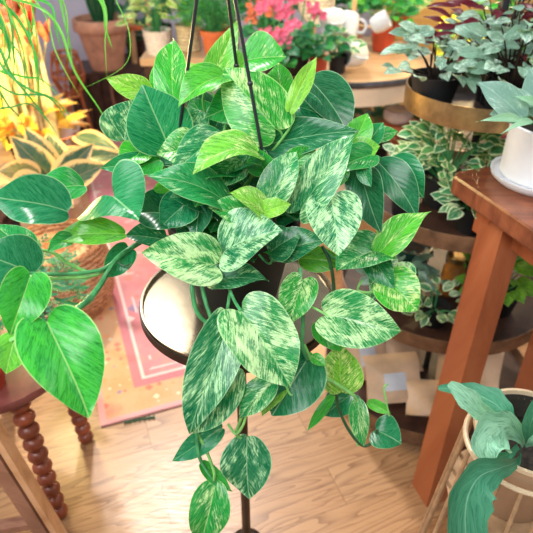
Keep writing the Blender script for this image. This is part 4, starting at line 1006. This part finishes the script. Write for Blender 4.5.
# ---- round mug table
MT = V((.37, 2.96, 0)); MR = .50; mz = .75
t = thing('round_display_table', 'round cream table with a steel edge band holding mugs and small plants', 'table', MT)
mb = MB(); mb.lathe(MT+V((0, 0, mz-.02)), [(.0001, 0), (MR-.012, 0), (MR-.012, .02), (.0001, .02)], 80); mb.build('tabletop', M['table_wood'], t)
mb = MB(); mb.lathe(MT+V((0, 0, mz-.025)), [(MR-.012, 0), (MR, 0), (MR+.003, .012), (MR, .026), (MR-.010, .026), (MR-.012, .02)], 80); mb.build('edge_band', M['steel'], t)
mb = MB(); mb.lathe(MT+V((0, 0, mz-.11)), [(MR-.03, 0), (MR-.012, 0), (MR-.008, .084), (MR-.03, .084), (MR-.03, 0)], 80); mb.build('apron', M['table_cream'], t)
mb = MB(); mb.lathe(MT+V((-.08, 0, 0)), [(.0001, 0), (.2, 0), (.19, .03), (.05, .06), (.045, mz-.06), (.12, mz-.03), (.0001, mz-.021)], 32); mb.build('pedestal', M['table_cream'], t)
def small(name, lab, px, py, rb_, rt_, h, potm, n, spread, up, ls, lw, mat, lvf, style, seed, **k):
    p = atz(px, py, mz+.007); return plant(name, lab, (p.x, p.y, mz+.007), rb_, rt_, h, potm, n, spread, up, ls, lw, mat, lvf, style, seed=seed, **k)
small('fittonia', 'small green plant in reddish pot left of the black potted one', 318, 76, .030, .042, .085, M['red_pot'], 46, .10, .15, .055, .04, M['green'], rv(.1, .5, .2, .5), 'egg', 51)
small('peperomia', 'small cream edged plant in a black pot beside the white mugs', 337, 72, .034, .044, .075, M['black_plastic'], 46, .09, .11, .05, .03, M['varieg'], rv(.2, .5, .2, .7), 'oval', 52)
small('broad_leaf_plant', 'deep green broad leaved plant behind the mug stack', 352, 40, .05, .06, .1, M['terracotta'], 60, .15, .28, .12, .07, M['green'], rv(0, .2, .1, .4), 'egg', 53)
small('brown_pot_plant', 'leafy plant in a terracotta pot at right of the mugs', 382, 50, .05, .065, .12, M['red_pot'], 70, .14, .24, .07, .04, M['green'], rv(0, .4, .3, .9), 'oval', 54)
small('spotted_back_plant', 'yellow-green spotted plant at the far right of the round table', 398, 34, .05, .06, .1, M['red_pot'], 70, .13, .26, .06, .035, M['varieg'], rv(.3, .6, .6, 1), 'oval', 55)
# kalanchoes
for (px, py, lab, sd, hm) in ((277, 82, 'pink flowering kalanchoe in a dark pot at the left of the round table', 61, 'pink'), (296, 74, 'taller pink flowering kalanchoe beside the tan oval tray', 62, 'pink'), (268, 60, 'orange budded kalanchoe behind the pink ones', 63, 'coral')):
    tt = small('kalanchoe', lab, px, py, .045, .06, .09, M['black_plastic'], 50, .11, .12, .06, .045, M['green'], rv(0, .2, .1, .6), 'egg', sd, group='flowering kalanchoes on the round table')
    rs = random.Random(sd); mb = MB(); st_ = MB(); c = tt.location
    for cl in range(7):
        a = rs.uniform(0, 2*PI); rr = rs.uniform(.02, .10); cc_ = V(c)+V((math.cos(a)*rr, math.sin(a)*rr*.8-.02, rs.uniform(.17, .34)))
        st_.tube([V(c)+V((0, 0, .08)), cc_], .003, 5, 1)
        mb = MB(); mb.ball(cc_, .012, 8, 6)
        for fl_ in range(11):
            f0 = cc_+V((rs.uniform(-.03, .03), rs.uniform(-.03, .03), rs.uniform(-.025, .025)))
            for k in range(5):
                a2 = 2*PI*k/5; leaf(mb, f0, f0+V((math.cos(a2)*.013, -.004, math.sin(a2)*.013)), .011, V((0, -1, .4)), (.1, .1), .05, 0, 'oval', (0, 0, 0), 4, 1)
        mb.build('flower_cluster', M[hm], tt)
    st_.build('flower_stems', M['stem'], tt)
# mugs
M['mug'] = plain('white_enamel', (.72, .72, .73), .4, var=.05, scale=20)
M['mug_in'] = plain('grey_mug_inside', (.42, .44, .46), .4, var=.05)
def mug(lab, c, axis, r=.052, h=.10):
    c = V(c); ax = V(axis).normalized(); Rm = ax.to_track_quat('Z', 'Y').to_matrix()
    t = thing('enamel_mug', lab, 'mug', c, 'white mugs on the round table')
    mb = MB(); mb.lathe(c, [(.0001, 0), (r*.62, 0), (r*.8, h*.08), (r, h*.45), (r*.96, h), (r*.90, h), (r*.93, h*.45), (r*.72, h*.1), (.0001, h*.07)], 36, M=Rm); mb.build('cup', M['mug'], t)
    mb = MB(); f = lambda x, y, z: c+Rm @ V((x, y, z)); mb.tube([f(r*.93, 0, h*.82), f(r*1.5, 0, h*.8), f(r*1.6, 0, h*.45), f(r*.97, 0, h*.25)], .006, 8, 6); mb.build('handle', M['mug'], t)
mtree = atz(350, 58, mz+.007)
t = thing('mug_tree', 'wooden mug tree carrying the white mugs', 'mug rack', mtree)
mb = MB(); mb.lathe(mtree, [(.0001, 0), (.06, 0), (.06, .015), (.012, .02), (.011, .40), (.0001, .41)], 24); mb.build('post', M['cane'], t)
dm = lambda px, py, d=2.55: atd(px, py, d)
for q_ in (dm(343, 18), dm(350, 12), dm(364, 54), dm(372, 27)):
    mb = MB(); mb.tube([V((mtree.x, mtree.y, min(q_.z-.02, mtree.z+.39))), q_], .007, 8, 1); mb.build('peg', M['cane'], t)
mug('upper white mug hanging open side left on the mug tree', dm(343, 18), (-.9, -.3, -.1))
mug('white mug hanging upside down in the middle of the mug tree', dm(350, 12), (-.15, -.35, -1))
mug('lower white mug lying open side left beside the black potted plant', dm(364, 54), (-.9, -.45, .1), .055, .105)
mug('cream mug at the right of the mug tree', dm(372, 27), (.9, -.2, .55), .042, .08)
# oval tray leaning
q = dm(316, 2, 2.75); t = thing('oval_tray', 'tan oval tray with a pale rim above the small potted plants', 'tray', q)
Rm = Matrix.Rotation(math.radians(72), 3, 'X')
mb = MB(); mb.lathe(q, [(.0001, 0), (.072, 0), (.072, .006), (.0001, .006)], 40, 1, 1.2, M=Rm); mb.build('tray_bottom', M['wicker_light'], t)
mb = MB(); mb.lathe(q, [(.072, -.002), (.088, .0), (.09, .02), (.086, .022), (.072, .008)], 40, 1, 1.2, M=Rm); mb.build('rim', M['cream_rim'], t)
mb = MB(); mb.tube([q+V((0, .03, -.08)), V((q.x, q.y+.06, mz+.007))], .008, 8, 1); mb.build('prop', M['cane'], t)

# ---- little stool with white pot and ZZ plant under/behind
sp = atz(401, 122, .40)
t = thing('twisted_leg_stool', 'small orange wooden side table with a turned leg', 'side table', (sp.x, sp.y, 0))
mb = MB(); mb.lathe((sp.x, sp.y, .38), [(.0001, 0), (.10, 0), (.105, .01), (.10, .02), (.0001, .02)], 40); mb.build('tabletop', M['rust'], t)
mb = MB(); prof = [(.012+.012*abs(math.sin(i*.55)), .012+i*.0092) for i in range(41)]; mb.lathe((sp.x-.02, sp.y, 0), prof, 16); mb.build('leg', M['bobbin'], t)
mb = MB(); mb.lathe((sp.x-.02, sp.y, 0), [(.0001, 0), (.1, 0), (.09, .012), (.0001, .014)], 30); mb.build('base', M['bobbin'], t)
c = V((sp.x-.02, sp.y, .4005)); t = thing('white_bowl_pot', 'rounded white bowl on the small orange side table', 'bowl', c)
mb = MB(); mb.lathe(c, [(.0001, 0), (.05, 0), (.075, .02), (.08, .045), (.07, .07), (.06, .075), (.055, .07), (.0001, .06)], 36); mb.build('bowl_body', M['white_ceramic'], t)
zp = atz(372, 152, .1)
plant('zz_plant', 'dark glossy plant under the round cream table', (zp.x, zp.y, 0), .08, .10, .16, M['black_plastic'], 90, .22, .42, .10, .038, M['green'], rv(0, .05, .0, .25), 'oval', seed=71, rim=(.02, .004))
# yellow flower plant and terracotta things behind the etagere
yp = V((.98, 2.75, 0))
t = thing('wicker_pedestal', 'light wicker pedestal behind the brass stand', 'pedestal', yp)
mb = MB(); mb.lathe(yp, [(.0001, 0), (.2, 0), (.16, .3), (.19, .60), (.0001, .60)], 40); mb.build('pedestal_body', M['wicker_light'], t)
tt = plant('yellow_flower_plant', 'bright yellow flowering plant seen through the spiderwort leaves', (yp.x, yp.y, .601), .08, .10, .14, M['orange_pot'], 60, .18, .22, .08, .05, M['green'], rv(.1, .4, .9, 1), 'egg', seed=72)
mb = MB(); rs = random.Random(8)
for i in range(70):
    a = rs.uniform(0, 2*PI); rr = .2*rs.random()**.5; f0 = yp+V((rr*math.cos(a), rr*math.sin(a), .601+rs.uniform(.14, .36)))
    mb = MB(); mb.ball(f0, .006, 6, 4)
    for k in range(5):
        a2 = 2*PI*k/5; leaf(mb, f0, f0+V((math.cos(a2)*.022, -.01, math.sin(a2)*.022)), .018, V((0, -1, .4)), (.1, .1), .05, 0, 'oval', (0, 0, 0), 4, 1)
    mb.build('flower', M['yellow_fl'], tt)
c = V((1.35, 2.2, 0)); plant('maroon_floor_plant', 'tall maroon leaved plant at the top right corner', c, .12, .15, .26, M['terracotta'], 90, .3, .75, .16, .06, M['maroon'], rv(0, .1, 0, .1), 'lance', seed=73, rim=(.03, .006))
c = V((.35, 2.1, 0)); 
c = V((1.45, 3.2, 0)); plant('tall_back_plant', 'tall pale green plant by the back wall at right', c, .14, .18, .3, M['terracotta'], 120, .35, .9, .16, .08, M['green'], rv(.1, .4, .6, 1), 'egg', seed=74, rim=(.03, .006))
t = thing('glow_stand_in_cabinet', 'added orange wood cabinet standing in for sunlit glow by the back wall at the upper right', 'cabinet', (1.55, 4.3, 0))  # invented cabinet, its orange wood stands in for a sunlit background
mb = MB(); mb.box((1.55, 4.32, .68), (1.5, .42, 1.26)); mb.build('cabinet_body', M['honey'], t)
mb = MB(); mb.box((1.55, 4.32, 1.33), (1.56, .46, .04)); mb.build('top', M['honey'], t)
mb = MB(); mb.box((1.55, 4.32, .025), (1.4, .36, .05)); mb.build('plinth', M['dark_brown'], t)
for k in (-1, 0, 1):
    mb = MB(); mb.box((1.55+k*.49, 4.098, .68), (.46, .022, 1.18)); dd = mb.build('door', M['honey'], t)
    mb = MB(); mb.ball((1.55+k*.49+.18, 4.07, .75), .018, 10, 8); mb.build('knob', M['brass'], dd)
# sprig on the floor
mb = MB(); a = atz(124, 423, .004); b2 = atz(155, 417, .004); mb.tube([a, a.lerp(b2, .5)+V((0, .004, 0)), b2], .003, 6, 4)
for k in range(14):
    p = a.lerp(b2, k/13); leaf(mb, p, p+V((.006*(-1)**k, .010*(-1)**k, .003)), .006, V((0, 0, 1)), (.1, .1), 0, 0, 'oval', (0, .3, .2), 4, 1)
tag(mb.build('moss_sprig', M['stem_dark']), 'thin green moss sprig lying at the near edge of the rug', 'sprig')
